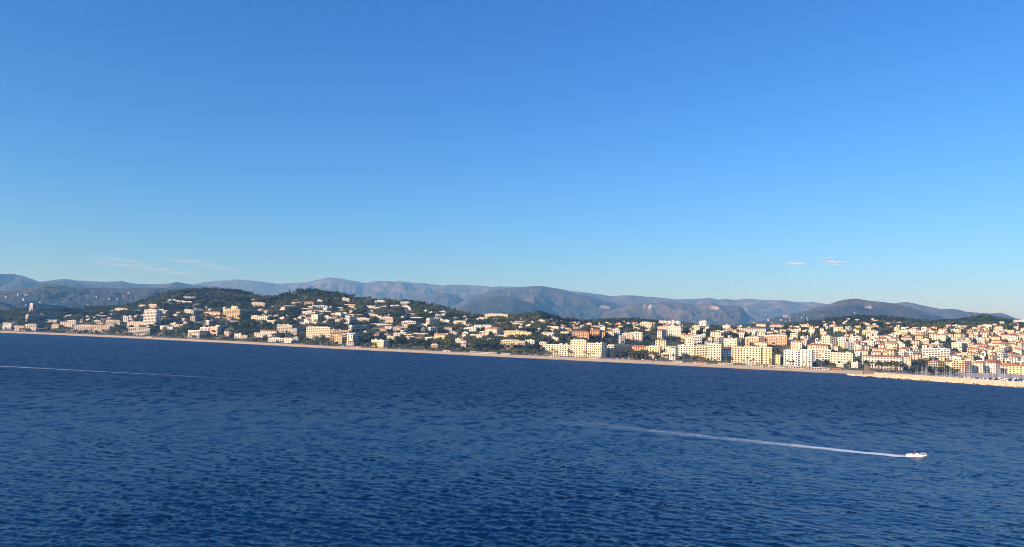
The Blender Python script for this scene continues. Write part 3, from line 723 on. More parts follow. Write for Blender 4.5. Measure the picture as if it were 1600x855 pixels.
 (291, 328, 517, 531, .55, 'yellow', 'flat', 'b', A, 0, 'seafront block with one golden lit end and a dark balconied side'),
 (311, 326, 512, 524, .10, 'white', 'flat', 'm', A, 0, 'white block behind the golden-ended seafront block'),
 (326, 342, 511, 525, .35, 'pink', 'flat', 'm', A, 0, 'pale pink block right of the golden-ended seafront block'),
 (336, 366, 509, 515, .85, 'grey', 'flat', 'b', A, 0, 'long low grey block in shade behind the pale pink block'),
 (349, 358, 518, 528, .15, 'pink', 'hip', 'v', V, 0, 'deep pink seafront house among trees'),
 (365, 376, 522, 529, .10, 'white', 'flat', 'v', V, 0, 'white seafront house with low flat roof right of the deep pink house'),
 (375, 386, 524, 529, .10, 'beige', 'hip', 'v', V, 0, 'tiny beige house at the back of the beach'),
 (345, 404, 483, 499, .58, 'yellow', 'flat', 'b', A, 0, 'very large balconied block with golden lit wing and long shaded wing'),
 (360, 370, 479, 489, .10, 'pale yellow', 'flat', 'w', A, 0, 'yellow top floors rising behind the very large balconied block'),
 (391, 413, 472, 484, .12, 'yellow', 'flat', 'm', A, 0, 'golden stepped block on the hill above the very large block'),
 (390, 417, 494, 506, .06, 'cream', 'flat', 'm', A, 0, 'cream block on the slope right of the very large block'),
 (416, 430, 501, 507, .06, 'cream', 'flat', 'v', V, 0, 'low cream house right of the cream slope block'),
 (404, 431, 517, 528, .10, 'white', 'hip', 'w', V, 0, 'white seafront mansion with red roof'),
 (396, 411, 520, 528, .06, 'cream', 'hip', 'v', V, 0, 'cream annex in front of the white red-roofed mansion'),
 (431, 455, 508, 521, .06, 'cream', 'flat', 'b', A, 0, 'cream balconied block left of the grey shaded seafront block'),
 (454, 475, 513, 527, .60, 'grey', 'flat', 'b', A, 0, 'grey shaded block between two cream blocks near the beach'),
 (417, 441, 527, 534, .04, 'white', 'flat', 'w', 'beach_building', 0, 'long low white building at the back of the beach'),
 (443, 456, 528, 536, .06, 'white', 'hip', 'v', V, 0, 'white house right of the long low beach building'),
 (457, 466, 528, 535, .10, 'grey', 'flat', 'v', V, 0, 'little grey house in front of the grey shaded block'),
 (522, 534, 525, 538, .06, 'yellow', 'flat', 'v', V, 0, 'bright yellow house below the brown banded slab'),
 (541, 563, 522, 540, .60, 'white', 'flat', 'b', A, 0, 'white seafront block with mostly shaded balconied side'),
 (543, 553, 534, 542, .10, 'pink', 'hip', 'v', V, 0, 'pink house with tiled roof in front of the white seafront block'),
 (578, 606, 532, 544, .33, 'yellow', 'flat', 'm', A, 0, 'lone yellow seafront block with a shaded right side'),
 (487, 511, 478, 482, .04, 'white', 'flat', 'b', V, 0, 'long low white villa on the round wooded hill'),
 (471, 487, 487, 492, .06, 'white', 'flat', 'v', V, 0, 'white villa below the long low villa'),
 (484, 501, 491, 502, .40, 'pale yellow', 'flat', 'm', A, 0, 'pale yellow block standing among the hillside villas'),
 (507, 515, 494, 501, .10, 'white', 'flat', 'v', V, 0, 'bright white cube house on the slope above the broad cream block'),
 (522, 535, 488, 496, .30, 'white', 'flat', 'v', V, 0, 'pale house with terrace on the middle of the slope'),
 (535, 542, 489, 494, .10, 'white', 'flat', 'v', V, 0, 'small white house next to the pale terrace house'),
 (523, 531, 500, 506, .10, 'white', 'flat', 'v', V, 0, 'tiny white house above the brown banded slab'),
 (541, 558, 495, 508, .75, 'grey', 'flat', 'b', A, 0, 'grey block in shade on the slope right of the tiny white house'),
 (553, 578, 496, 506, .10, 'beige', 'flat', 'm', A, 0, 'beige terraced block on the slope among trees'),
 (475, 490, 472, 477, .06, 'orange', 'hip', 'v', V, 0, 'red-roofed house under the crown of the round hill'),
 (534, 546, 466, 471, .06, 'cream', 'flat', 'v', V, 0, 'cream villa near the top right of the round hill'),
 (495, 504, 469, 473, .06, 'white', 'flat', 'v', V, 0, 'pale villa near the crown of the round hill'),
 (544, 577, 509, 520, .85, 'grey', 'flat', 'b', A, 0, 'long grey block in deep shade above the seafront trees'),
 (592, 615, 496, 503, .10, 'beige', 'flat', 'w', A, 0, 'beige long house among dense hillside trees'),
 (627, 650, 501, 508, .06, 'cream', 'flat', 'w', A, 0, 'long cream house above a pinkish house on the slope'),
 (614, 627, 511, 518, .15, 'pink', 'flat', 'm', A, 0, 'pinkish house with balcony on the lower slope'),
 (666, 687, 498, 508, .80, 'white', 'flat', 'b', A, 0, 'white balconied block in shade on the slope'),
 (668, 684, 512, 521, .75, 'grey', 'flat', 'w', A, 0, 'grey block in shade below the white balconied block'),
 (625, 640, 471, 477, .04, 'white', 'flat', 'b', V, 0, 'white modern villa high on the ridge with dark bands'),
 (631, 642, 479, 483, .04, 'white', 'flat', 'v', V, 0, 'white villa just under the modern ridge villa'),
 (633, 643, 484, 487, .04, 'cream', 'flat', 'v', V, 0, 'cream flat villa second below the modern ridge villa'),
 (575, 584, 479, 482, .06, 'white', 'flat', 'v', V, 0, 'top white house of a stepped row of three'),
 (574, 584, 486, 489, .06, 'cream', 'flat', 'v', V, 0, 'middle house of a stepped row of three'),
 (574, 583, 490.5, 494, .06, 'cream', 'flat', 'v', V, 0, 'lowest house of a stepped row of three'),
 (582, 591, 492, 496, .06, 'pale yellow', 'flat', 'v', V, 0, 'pale yellow house right of the stepped row of three'),
 (585, 602, 470, 474, .05, 'white', 'flat', 'v', V, 0, 'long white villa near the ridge top'),
 (680, 687, 492, 496, .06, 'white', 'flat', 'v', V, 0, 'small bright villa on the right shoulder of the ridge'),
 (660, 670, 485, 488, .40, 'grey', 'flat', 'v', V, 0, 'low grey villa on the right shoulder of the ridge'),
 (604, 618, 526, 531, .06, 'pale yellow', 'flat', 'v', V, 0, 'pale low house behind lone yellow seafront block'),
 (614, 626, 520, 526, .10, 'white', 'flat', 'v', V, 0, 'whitish villa among trees below the pinkish house'),
 (678, 698, 523, 531, .15, 'yellow', 'hip', 'v', V, 0, 'yellow villa with several volumes in the trees'),
 (673, 685, 537, 545, .10, 'orange', 'flat', 'v', V, 0, 'small orange and white house at the back of the beach'),
 (708, 729, 501, 507, .06, 'cream', 'flat', 'v', V, 0, 'cream stepped villa in the woods left of the long ridge building'),
 (696, 707, 512, 519, .10, 'beige', 'hip', 'v', V, 0, 'beige old house deep in the trees'),
 (740, 753, 508, 515, .10, 'white', 'grey', 'v', V, 0, 'pale house with grey roof below the long ridge building'),
 (752, 769, 508, 513, .10, 'white', 'grey', 'v', V, 0, 'wider grey-roofed house next to the pale grey-roofed house'),
 (757, 786, 514, 523, .35, 'pink', 'hip', 'v', V, 0, 'pink villa with a shaded wing left of the golden yellow block'),
 (711, 721, 530, 536, .06, 'white', 'flat', 'v', V, 0, 'small white villa in the lower woods'),
 (720, 728, 537, 543, .06, 'pink', 'hip', 'v', V, 0, 'small pale pink house near the beach in the woods'),
 (744, 754, 525, 528, .06, 'white', 'flat', 'v', V, 0, 'white flat house peeping out of the lower woods'),
 (1082, 1097, 524, 538, .06, 'white', 'flat', 'b', A, 0, 'pale banded block in the second row behind cream hotels'),
 (1070, 1085, 529, 542, .06, 'pale yellow', 'flat', 'w', A, 0, 'pale yellow block directly behind the dense-grid cream hotel'),
 (1064, 1083, 524, 534, .10, 'peach', 'hip', 'w', A, 0, 'peach house with long red roof behind the pale yellow block'),
 (1082, 1094, 508, 521, .10, 'yellow', 'flat', 'm', A, 0, 'yellow stepped block on the rise behind the hotels'),
 (1092, 1105, 502, 515, .12, 'white', 'flat', 'w', A, 0, 'white block with a box-like top storey on the rise behind the hotels'),
 (1111, 1127, 519, 531, .08, 'cream', 'hip', 'w', A, 0, 'cream house with broad red roof in the middle of town'),
 (1118, 1131, 528, 540, .60, 'grey', 'flat', 'b', A, 0, 'grey shaded block behind the cream hotel with shaded end wall'),
 (1132, 1155, 530, 543, .15, 'cream', 'flat', 'm', A, 0, 'cream block behind the narrow peach hotel'),
 (1129, 1142, 509, 517, .10, 'white', 'flat', 'v', V, 0, 'white house on the rise right of the box-topped block'),
 (1167, 1197, 526, 538, .33, 'peach', 'flat', 'w', A, 0, 'peach block with dark blue shaded side behind the pale cream hotel'),
 (1195, 1231, 523, 538, .06, 'orange', 'flat', 'm', 'railway_station', 0, 'long orange-brown arcaded building in the middle of town'),
 (1163, 1201, 514, 524, .10, 'pink', 'grey', 'w', A, 0, 'pinkish building under a long grey roof'),
 (1182, 1197, 507, 514, .06, 'pale yellow', 'gable', 'v', V, 0, 'pale yellow gabled house above the long grey roof'),
 (1166, 1177, 505, 510, .06, 'white', 'flat', 'v', V, 0, 'white villa at the wooded edge above the long grey roof'),
 (1205, 1223, 508, 515, .06, 'pink', 'hip', 'v', V, 0, 'pink house with wide roof above the arcaded building'),
 (1236, 1254, 534, 547, .10, 'cream', 'hip', 'w', A, 0, 'cream house with red roof behind the white hotel with the palm'),
 (1237, 1246, 516, 521, .06, 'white', 'flat', 'v', V, 0, 'bright white house near the dark umbrella pine'),
 (1252, 1265, 507, 516, .15, 'pink', 'flat', 'w', A, 0, 'pink block on the rise above the dark umbrella pine'),
 (1263, 1272, 518, 527, .08, 'pale yellow', 'flat', 'w', A, 0, 'pale yellow tower house behind the dark umbrella pine'),
 (1285, 1309, 527, 543, .45, 'cream', 'flat', 'w', A, 0, 'cream block with grey shaded flank right of the umbrella pine'),
 (1310, 1322, 528, 544, .08, 'pale yellow', 'flat', 'w', A, 0, 'pale yellow block standing right of the grey-flanked block'),
 (1322, 1337, 535, 548, .75, 'grey', 'flat', 'w', A, 0, 'blue-grey shaded block behind the awning hotel'),
 (1335, 1345, 540, 552, .10, 'white', 'flat', 'w', A, 0, 'white block right of the blue-grey shaded block'),
 (1362, 1376, 550, 562, .08, 'pink', 'hip', 'w', V, 0, 'red-pink house behind the long white hotel'),
 (1348, 1366, 532, 545, .08, 'cream', 'flat', 'w', A, 0, 'cream block above the red-pink house'),
 (1348, 1372, 516, 523, .05, 'yellow', 'flat', 'w', A, 0, 'long yellow block on the slope under the villa hill'),
 (1384, 1402, 537, 548, .08, 'peach', 'hip', 'w', A, 0, 'peach block with wide red roof behind the long white hotel'),
 (1402, 1414, 536, 549, .10, 'white', 'flat', 'w', A, 0, 'white block right of the wide red roof'),
 (1534, 1549, 507, 513, .06, 'cream', 'flat', 'v', V, 0, 'cream villa on the forest edge above the old town'),
 (1561, 1569, 503, 510, .10, 'cream', 'hip', 'v', V, 0, 'cream square villa on the forest edge left of the flat white hill building'),
 (1575, 1590, 525, 533, .10, 'white', 'flat', 'w', A, 0, 'white block below the flat white hill building'),
]
for (x0, x1, yt, yb, s, wall, roof, style, nm, ind, lab) in CAT:
    cat = {'apartment_block': 'apartment building', 'villa': 'villa', 'hotel': 'hotel', 'residential_tower': 'tower block', 'school_building': 'building', 'hilltop_building': 'building',
           'mansion': 'house', 'market_hall': 'market hall', 'beach_building': 'building', 'railway_station': 'building'}[nm]
    place(x0, x1, yt, yb, s, wall, roof, style, lab, nm, cat, None, bool(ind))
print('catalogue', len(BLD))

# ---- the rest of the town, one building at a time
COUNT = {}
def overlaps(cx, cy, r):
    for b in BLD:
        if (b[0] - cx) ** 2 + (b[1] - cy) ** 2 < (b[5] * .75 + r * .8) ** 2: return True
    return False
def hides(x0, x1, yt, Y, fr=.3):
    for h in HERO:
        if Y < h[4] - 4 and x1 > h[0] and x0 < h[1] and yt < h[3]:
            a = (min(x1, h[1]) - max(x0, h[0])) * (h[3] - max(yt, h[2])) / max(1, (h[1] - h[0]) * (h[3] - h[2]))
            if a > fr: return True
    return False
def fill(poly, count, wpx, hpx, walls, roofs, zone, villa, tries=30):
    made = 0
    for _ in range(count * tries):
        if made >= count: break
        px = random.uniform(poly[0], poly[1]); t = random.random()
        top = np.interp(px, [q[0] for q in poly[2]], [q[1] for q in poly[2]]); bot = np.interp(px, [q[0] for q in poly[2]], [q[2] for q in poly[2]])
        py = top + (bot - top) * t
        g = ground_at(px, py)
        if g is None: continue
        sc = 1700 / g[1]
        w = random.uniform(*wpx) * sc; h = random.uniform(*hpx) * sc
        k = g[1] / FPX
        if overlaps(g[0], g[1] + 4, w * k / 2): continue
        if hides(px - w / 2, px + w / 2, py - h, g[1]): continue
        wall = random.choice(walls); roof = random.choice(roofs)
        H = h * k; size = ('low' if H < 7 else 'mid-height' if H < 12 else 'tall')
        rn = {'flat': 'flat roof', 'hip': 'hipped tile roof', 'gable': 'gabled tile roof', 'grey': 'grey roof'}[roof]
        if villa or H < 9: nm, ct, st = ('villa', 'villa', 'v') if villa else ('town_house', 'town house', 'v')
        else: nm, ct, st = 'apartment_block', 'apartment building', random.choice('wwmb')
        lab = f'{size} {wall} {"villa" if nm == "villa" else "house" if nm == "town_house" else "block"} with {rn} {zone}'
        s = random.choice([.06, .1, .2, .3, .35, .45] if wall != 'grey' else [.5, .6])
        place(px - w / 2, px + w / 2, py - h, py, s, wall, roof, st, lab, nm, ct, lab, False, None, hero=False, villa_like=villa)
        made += 1
    print(zone, made)
warm = ['cream', 'cream', 'white', 'yellow', 'peach', 'pink', 'pale yellow', 'beige', 'pale yellow']
red = ['hip', 'hip', 'gable', 'flat', 'flat']
fill((1330, 1606, [(1330, 526, 560), (1420, 520, 560), (1480, 522, 580), (1606, 520, 582)]), 210, (6.5, 21), (5, 10.5), warm, red, 'in the crowded old town above the harbour', False)
fill((1400, 1606, [(1400, 514, 524), (1606, 509, 524)]), 44, (7, 15), (4, 7), warm, red, 'at the upper edge of the old town', False)
fill((1060, 1345, [(1060, 512, 540), (1200, 514, 545), (1345, 514, 552)]), 125, (7.5, 15), (5.5, 10.5), warm + ['grey'], red + ['flat'], 'in the town behind the seafront hotels', False)
fill((1230, 1420, [(1230, 508, 514), (1345, 499, 516), (1420, 508, 516)]), 40, (8, 14), (3.0, 5.2), ['beige', 'cream', 'pale yellow', 'pink', 'beige'], ['flat', 'hip'], 'among trees on the villa hill behind town', True)
fill((890, 1070, [(890, 506, 520), (960, 503, 518), (1070, 508, 518)]), 60, (8, 16), (3.2, 5.6), ['white', 'cream', 'pink', 'pale yellow', 'beige'], ['flat', 'hip', 'hip'], 'among trees on the villa-dotted plain', True)
fill((560, 770, [(560, 474, 532), (680, 482, 536), (770, 500, 540)]), 64, (8, 17), (2.6, 4.6), ['white', 'cream', 'pink', 'grey', 'beige', 'beige', 'cream'], ['flat', 'flat', 'hip'], 'among trees on the ridge of scattered villas', True)
fill((800, 900, [(800, 498, 520), (850, 495, 518), (900, 508, 520)]), 24, (8, 13), (2.6, 4.4), ['white', 'cream', 'pink'], ['flat', 'hip'], 'on the small pointed wooded hill', True)
fill((400, 560, [(400, 480, 510), (480, 482, 508), (560, 478, 508)]), 44, (8, 14), (2.6, 4.6), ['white', 'cream', 'beige', 'grey'], ['flat', 'hip'], 'on the slope of the round wooded hill', True)
fill((100, 360, [(100, 490, 512), (230, 485, 512), (360, 478, 512)]), 44, (8, 14), (2.6, 4.8), ['white', 'grey', 'beige', 'cream'], ['flat', 'hip'], 'in the woods of the left hill', True)
fill((1000, 1340, [(1000, 552, 560), (1340, 566, 575)]), 14, (9, 15), (4, 7), ['white', 'cream', 'yellow'], ['flat', 'hip'], 'between the seafront hotels and the beach', True)
print('buildings', len(BLD))

# stone retaining walls of terraces and drives on the wooded slopes
WALLS = 0
for _ in range(900):
    if WALLS >= 60: break
    px = random.uniform(60, 900); top = np.interp(px, [60, 230, 340, 480, 640, 900], [492, 482, 468, 472, 482, 510]); bot = np.interp(px, [60, 480, 900], [508, 520, 532]); py = random.uniform(top, bot)
    g = ground_at(px, py)
    if g is None or overlaps(g[0], g[1], 9): continue
    Lw = random.uniform(14, 38); hw = random.uniform(2.2, 3.6); k = g[1] / FPX
    if hides(px - Lw / k / 2, px + Lw / k / 2, py - hw / k, g[1], .1): continue
    an = math.atan2(g[0], g[1]) * -1 + random.uniform(-.35, .17)
    st = ('on the slope ' if px < 420 else 'on the hillside ') + stretch(px).replace('in front of', 'above').replace('below', 'under')
    lw_ = 'low pale stone retaining wall ' + st
    r = thing('retaining_wall', lw_, 'wall', g, an, lw_)
    mb = MB(); mb.box(-Lw / 2, Lw / 2, 0, .5, -5, hw); link('masonry', mb.mesh('masonry', 'wall_beige' if random.random() < .6 else 'wall_cream'), r)
    mb = MB(); mb.box(-Lw / 2 - .05, Lw / 2 + .05, -.08, .58, hw + .005, hw + .16); link('coping', mb.mesh('coping', 'paving'), r)
    KEEP.append((px - Lw / k / 2, px + Lw / k / 2, py - hw / k, py - hw / k * .4, g[1])); WALLS += 1

# far houses scattered over the foothills, too small to tell apart
mb = MB()
def far_houses(key, count, x0, x1, y0, y1):
    P = MTN[key][1]; a, b = project(P[..., 0], P[..., 1], P[..., 2])
    ok = np.argwhere((a > x0) & (a < x1) & (b > y0) & (b < y1)); ok = ok[(ok[:, 0] < 44)]
    for _ in range(min(count, len(ok) * 3)):
        i, j = ok[random.randrange(len(ok))]; c = P[i, j]
        w = random.uniform(5, 10); d = random.uniform(5, 8); h = random.uniform(3, 5); x = c[0] + random.uniform(-40, 40); y = c[1] + random.uniform(-20, 20); z = c[2]
        mb.box(x - w / 2, x + w / 2, y, y + d, z - 14, z + h, random.choice([0, 0, 1]))
        bb = len(mb.v); mb.v += [(x - w / 2 - .5, y - .5, z + h), (x + w / 2 + .5, y - .5, z + h), (x + w / 2 + .5, y + d + .5, z + h), (x - w / 2 - .5, y + d + .5, z + h), (x - w / 4, y + d / 2, z + h + 2.5), (x + w / 4, y + d / 2, z + h + 2.5)]
        mb.f += [(bb, bb + 1, bb + 5, bb + 4), (bb + 2, bb + 3, bb + 4, bb + 5), (bb + 1, bb + 2, bb + 5), (bb + 3, bb, bb + 4)]; mb.m += [2] * 4
far_houses(31, 90, 0, 300, 458, 486); far_houses(36, 90, 860, 1060, 480, 500); far_houses(38, 40, 1060, 1170, 488, 505); far_houses(39, 60, 1160, 1340, 488, 505)
link('distant_houses', mb.mesh('distant_houses', ['wall_beige', 'wall_cream', 'roof_tile']), kind='stuff', label='tiny pale houses scattered over the hazy foothills', category='houses')

# ------------------------------------------------------------------ trees
def crown_mesh(name, kind, mat, nleaf=230, seed=0):
    rg = np.random.default_rng(seed); mb = MB()
    if kind == 'umbrella':   lobes = [(rg.normal(0, 2.2), rg.normal(0, 2.2), rg.uniform(6.5, 8.2), rg.uniform(1.8, 2.8), .55) for _ in range(7)]
    elif kind == 'broad':    lobes = [(rg.normal(0, 1.6), rg.normal(0, 1.6), rg.uniform(3.0, 7.6), rg.uniform(1.6, 2.6), .9) for _ in range(8)]
    elif kind == 'cypress':  lobes = [(rg.normal(0, .15), rg.normal(0, .15), 1.5 + i * 1.5, 1.35 * (1 - i / 9.5) + .25, 1.3) for i in range(8)]
    else:                    lobes = [(rg.normal(0, 1.3), rg.normal(0, 1.3), rg.uniform(1.8, 4.2), rg.uniform(1.2, 1.9), .8) for _ in range(6)]
    for i in range(nleaf):
        cx, cy, cz, r, fl = lobes[i % len(lobes)]
        d = rg.normal(size=3); d /= np.linalg.norm(d); q = r * rg.uniform(.55, 1.05)
        c = np.array([cx + d[0] * q, cy + d[1] * q, cz + d[2] * q * fl])
        nrm = d + rg.normal(size=3) * .55; nrm /= np.linalg.norm(nrm)
        t = np.cross(nrm, rg.normal(size=3)); t /= np.linalg.norm(t); b = np.cross(nrm, t)
        sz = rg.uniform(.35, .75)
        mb.poly([c + t * sz, c + b * sz * .8 + nrm * .1, c - t * sz, c - b * sz * .8 - nrm * .1])
    return mb.mesh(name, mat)
def trunk_mesh(kind, h=7.0, mat='bark'):
    mb = MB(); mb.tube([(0, 0, -1.5), (.1, .05, h * .35), (.25, -.1, h * .7), (.2, 0, h)], [.38, .32, .24, .12], 6)
    for a in range(4):
        an = a * 1.7 + .4; mb.tube([(.2, 0, h * .6), (math.cos(an) * 1.2, math.sin(an) * 1.2, h * .82), (math.cos(an) * 2.0, math.sin(an) * 2.0, h * .98)], [.16, .11, .05], 5)
    return mb.mesh('trunk', mat)
def palm_meshes(seed):
    rg = random.Random(seed); mb = MB(); h = 9.0
    mb.tube([(0, 0, -1), (.1, 0, h * .4), (.25, .1, h * .8), (.3, .1, h)], [.36, .27, .23, .25], 7)
    tm = mb.mesh('trunk', 'palm_bark'); mb = MB()
    for i in range(26):
        an = rg.uniform(0, 6.28); el = rg.uniform(-.3, 1.2); ln = rg.uniform(2.6, 3.6); prev = None
        for j in range(5):
            t = j / 4; r = ln * t * math.cos(el) ; z = h + ln * (t * math.sin(el)) - 1.5 * t * t
            c = Vector((.3 + math.cos(an) * r, .1 + math.sin(an) * r, z)); w = .42 * (1 - .75 * abs(t - .4)); sd = Vector((-math.sin(an), math.cos(an), 0)) * w
            dn = Vector((0, 0, -.18))
            if prev:
                mb.poly([prev[0], prev[1], c, c - sd + dn]); mb.poly([prev[1], prev[2], c + sd + dn, c])
            prev = (c - sd + dn, c, c + sd + dn)
    return tm, mb.mesh('crown', 'leaf_palm')
CROWNS = {}
for i in range(3): CROWNS['umbrella', i] = crown_mesh('crown', 'umbrella', 'leaf_pine', 260, 10 + i)
for i in range(3): CROWNS['broad', i] = crown_mesh('crown', 'broad', ['leaf_broad', 'leaf_dark', 'leaf_olive'][i], 250, 20 + i)
for i in range(1): CROWNS['cypress', i] = crown_mesh('crown', 'cypress', 'leaf_dark', 200, 30 + i)
for i in range(2): CROWNS['shrub', i] = crown_mesh('crown', 'shrub', ['leaf_broad', 'leaf_olive'][i], 150, 40 + i)
TRUNK = {'umbrella': trunk_mesh('umbrella', 7.0), 'broad': trunk_mesh('broad', 5.0), 'cypress': trunk_mesh('cypress', 4.0), 'shrub': trunk_mesh('shrub', 2.0)}
PALM = [palm_meshes(s) for s in (1, 2, 3)]
BARR = np.array([(b[0], b[1], b[2], b[3], b[4]) for b in BLD])
def in_building(x, y, mrg=2.5):
    dx = x - BARR[:, 0]; dy = y - BARR[:, 1]; c = np.cos(BARR[:, 4]); s = np.sin(BARR[:, 4])
    u = np.abs(dx * c + dy * s); v = np.abs(-dx * s + dy * c)
    return bool(np.any((u < BARR[:, 2] / 2 + mrg) & (v < BARR[:, 3] / 2 + mrg)))
HA = np.array(HERO + KEEP)
def blocks_hero(px, pyt, Y, half, cut):
    m = (HA[:, 4] > Y - 2) & (HA[:, 0] - half * .6 < px) & (HA[:, 1] + half * .6 > px) & (pyt < HA[:, 2] + (HA[:, 3] - HA[:, 2]) * cut)
    # only the trees that stand close below the building matter
    m &= (HA[:, 3] > pyt)
    return bool(np.any(m))
PROTO = {}
def tree(kind, var, x, y, scale, label, group, cat='tree', name=None):
    key = (kind, var)
    z = float(terrain_z(x, y))
    if key not in PROTO:
        r = thing(name or {'umbrella': 'pine_tree', 'broad': 'broadleaf_tree', 'cypress': 'cypress_tree', 'palm': 'palm_tree', 'shrub': 'shrub'}[kind], label, cat, (x, y, z), random.uniform(0, 6.28), group)
        if kind == 'palm': link('trunk', PALM[var][0], r); link('crown', PALM[var][1], r)
        else: link('trunk', TRUNK[kind], r); link('crown', CROWNS[key], r)
        r.scale = (scale,) * 3; PROTO[key] = r; return r
    return copy_thing(PROTO[key], (x, y, z), random.uniform(0, 6.28), scale, label, group)
NT = 0
TREES_XY = []
def try_tree(px, off, kind, var, scale, label, group, cut=.45, hh=9.5):
    """a tree near the waterfront, at off metres inland from the waterline"""
    global NT
    s = (at_depth(px, 500, 1000)[0]) / 1000; Y = float(shoreY(np.array(s))) + off; X = s * Y
    if in_building(X, Y, 1.5): return False
    z = float(terrain_z(X, Y)); a, b = project(np.array(X), np.array(Y), np.array(z + hh * scale))
    if blocks_hero(float(a), float(b), Y, 3.5 * scale * FPX / Y, cut): return False
    tree(kind, var, X, Y, scale, label, group); TREES_XY.append((X, Y)); NT += 1
    return True
# pine grove by the beach, palm park by the harbour mouth, palms on the promenade, seafront trees
for _ in range(46):
    try_tree(random.uniform(983, 1052), random.uniform(112, 165), 'umbrella', random.randrange(3), random.uniform(1.35, 1.9), 'umbrella pine in the dense grove beside the beach', 'pine grove by the beach', .15)
for q_ in range(90):
    ppx = random.uniform(1324, 1412)
    try_tree(ppx, random.uniform(110, 120) if ppx < 1349 else random.uniform(40, 108), 'palm', random.randrange(3), random.uniform(1.2, 1.85), 'palm tree in the park below the long white hotel', 'palm park', .35)
for _ in range(80):
    q_ = random.uniform(800, 1320)
    try_tree(q_, random.choice([78.5, 89, 111, 112]), 'palm', random.randrange(3), random.uniform(.9, 1.4), 'palm tree on the promenade ' + stretch(q_), 'promenade palms ' + stretch(q_), .3)
for _ in range(36):
    q_ = random.uniform(0, 800)
    try_tree(q_, random.choice([78.5, 89, 111, 112]), 'palm', random.randrange(3), random.uniform(.7, 1.1), 'palm tree on the beach road ' + stretch(q_), 'beach road palms ' + stretch(q_), .6)
for _ in range(230):
    q_ = random.uniform(0, 860); v_ = random.randrange(3); lb = ['mid-green', 'very dark green', 'olive-green'][v_] + ' leafy seafront tree ' + stretch(q_)
    try_tree(q_, random.choice([random.uniform(77, 90), random.uniform(110, 165), random.uniform(110, 122)]), 'broad', v_, random.uniform(.8, 1.45), lb, lb, .35)
for _ in range(26):
    try_tree(random.uniform(1418, 1500), random.uniform(14, 75), 'broad', 1, random.uniform(.9, 1.4), 'dark tree in the harbour square', 'harbour square trees', .5)
print('single trees', NT)
# one very large umbrella pine in the middle of town
for (px, py, sc, lab) in [(1262, 540, 3.2, 'larger of two huge dark umbrella pines rising over the town roofs'), (1274, 541, 3.0, 'smaller of two huge dark umbrella pines rising over the town roofs')]:
    g = ground_at(px, py); tree('umbrella', 0, g[0], g[1] + 10, sc, lab, None)
g = ground_at(848, 552); 
for i, (px, py, sc) in enumerate([(833, 548, 1.7), (838, 549, 1.9), (842, 549, 1.6)]):
    g = ground_at(px, py); tree('broad', 1, g[0], g[1], sc, 'tall dark tree in the clump left of the yellow terrace', 'dark clump left of the yellow terrace')
g = ground_at(1239, 569); tree('palm', 0, g[0], g[1] - 8, 2.1, 'very tall palm in front of the white hotel', None)

# woods: instanced crowns on scattered points
def gn_scatter(name, pts, scales, kinds, coll, label):
    me = bpy.data.meshes.new(name); me.from_pydata([tuple(p) for p in pts], [], [])
    a = me.attributes.new('tsize', 'FLOAT', 'POINT'); a.data.foreach_set('value', np.asarray(scales, np.float32))
    a = me.attributes.new('tkind', 'INT', 'POINT'); a.data.foreach_set('value', np.asarray(kinds, np.int32))
    a = me.attributes.new('trot', 'FLOAT', 'POINT'); a.data.foreach_set('value', (np.random.default_rng(5).random(len(pts)) * 6.283).astype(np.float32))
    o = link(name, me, kind='stuff', label=label, category='woodland')
    ng = bpy.data.node_groups.new(name, 'GeometryNodeTree')
    ng.interface.new_socket('Geometry', in_out='INPUT', socket_type='NodeSocketGeometry'); ng.interface.new_socket('Geometry', in_out='OUTPUT', socket_type='NodeSocketGeometry')
    nd = ng.nodes; gi = nd.new('NodeGroupInput'); go = nd.new('NodeGroupOutput')
    iop = nd.new('GeometryNodeInstanceOnPoints'); ci = nd.new('GeometryNodeCollectionInfo'); ci.inputs['Collection'].default_value = coll
    ci.inputs['Separate Children'].default_value = True; ci.inputs['Reset Children'].default_value = True
    def attr(nm, t):
        q = nd.new('GeometryNodeInputNamedAttribute'); q.data_type = t; q.inputs['Name'].default_value = nm; return q.outputs[0]
    cx = nd.new('ShaderNodeCombineXYZ'); ng.links.new(attr('trot', 'FLOAT'), cx.inputs['Z'])
    ng.links.new(gi.outputs[0], iop.inputs['Points']); ng.links.new(ci.outputs[0], iop.inputs['Instance'])
    iop.inputs['Pick Instance'].default_value = True
    ng.links.new(attr('tkind', 'INT'), iop.inputs['Instance Index']); ng.links.new(cx.outputs[0], iop.inputs['Rotation'])
    ng.links.new(attr('tsize', 'FLOAT'), iop.inputs['Scale']); ng.links.new(iop.outputs[0], go.inputs[0])
    md = o.modifiers.new('scatter', 'NODES'); md.node_group = ng
    return o
tcoll = bpy.data.collections.new('tree_kinds')
order = [('umbrella', 0), ('umbrella', 1), ('umbrella', 2), ('broad', 0), ('broad', 1), ('broad', 2), ('cypress', 0), ('shrub', 0), ('shrub', 1)]
for i, k in enumerate(order):
    c0 = CROWNS[k]; ob = bpy.data.objects.new('kind_%02d_crown' % i, c0); tcoll.objects.link(ob)
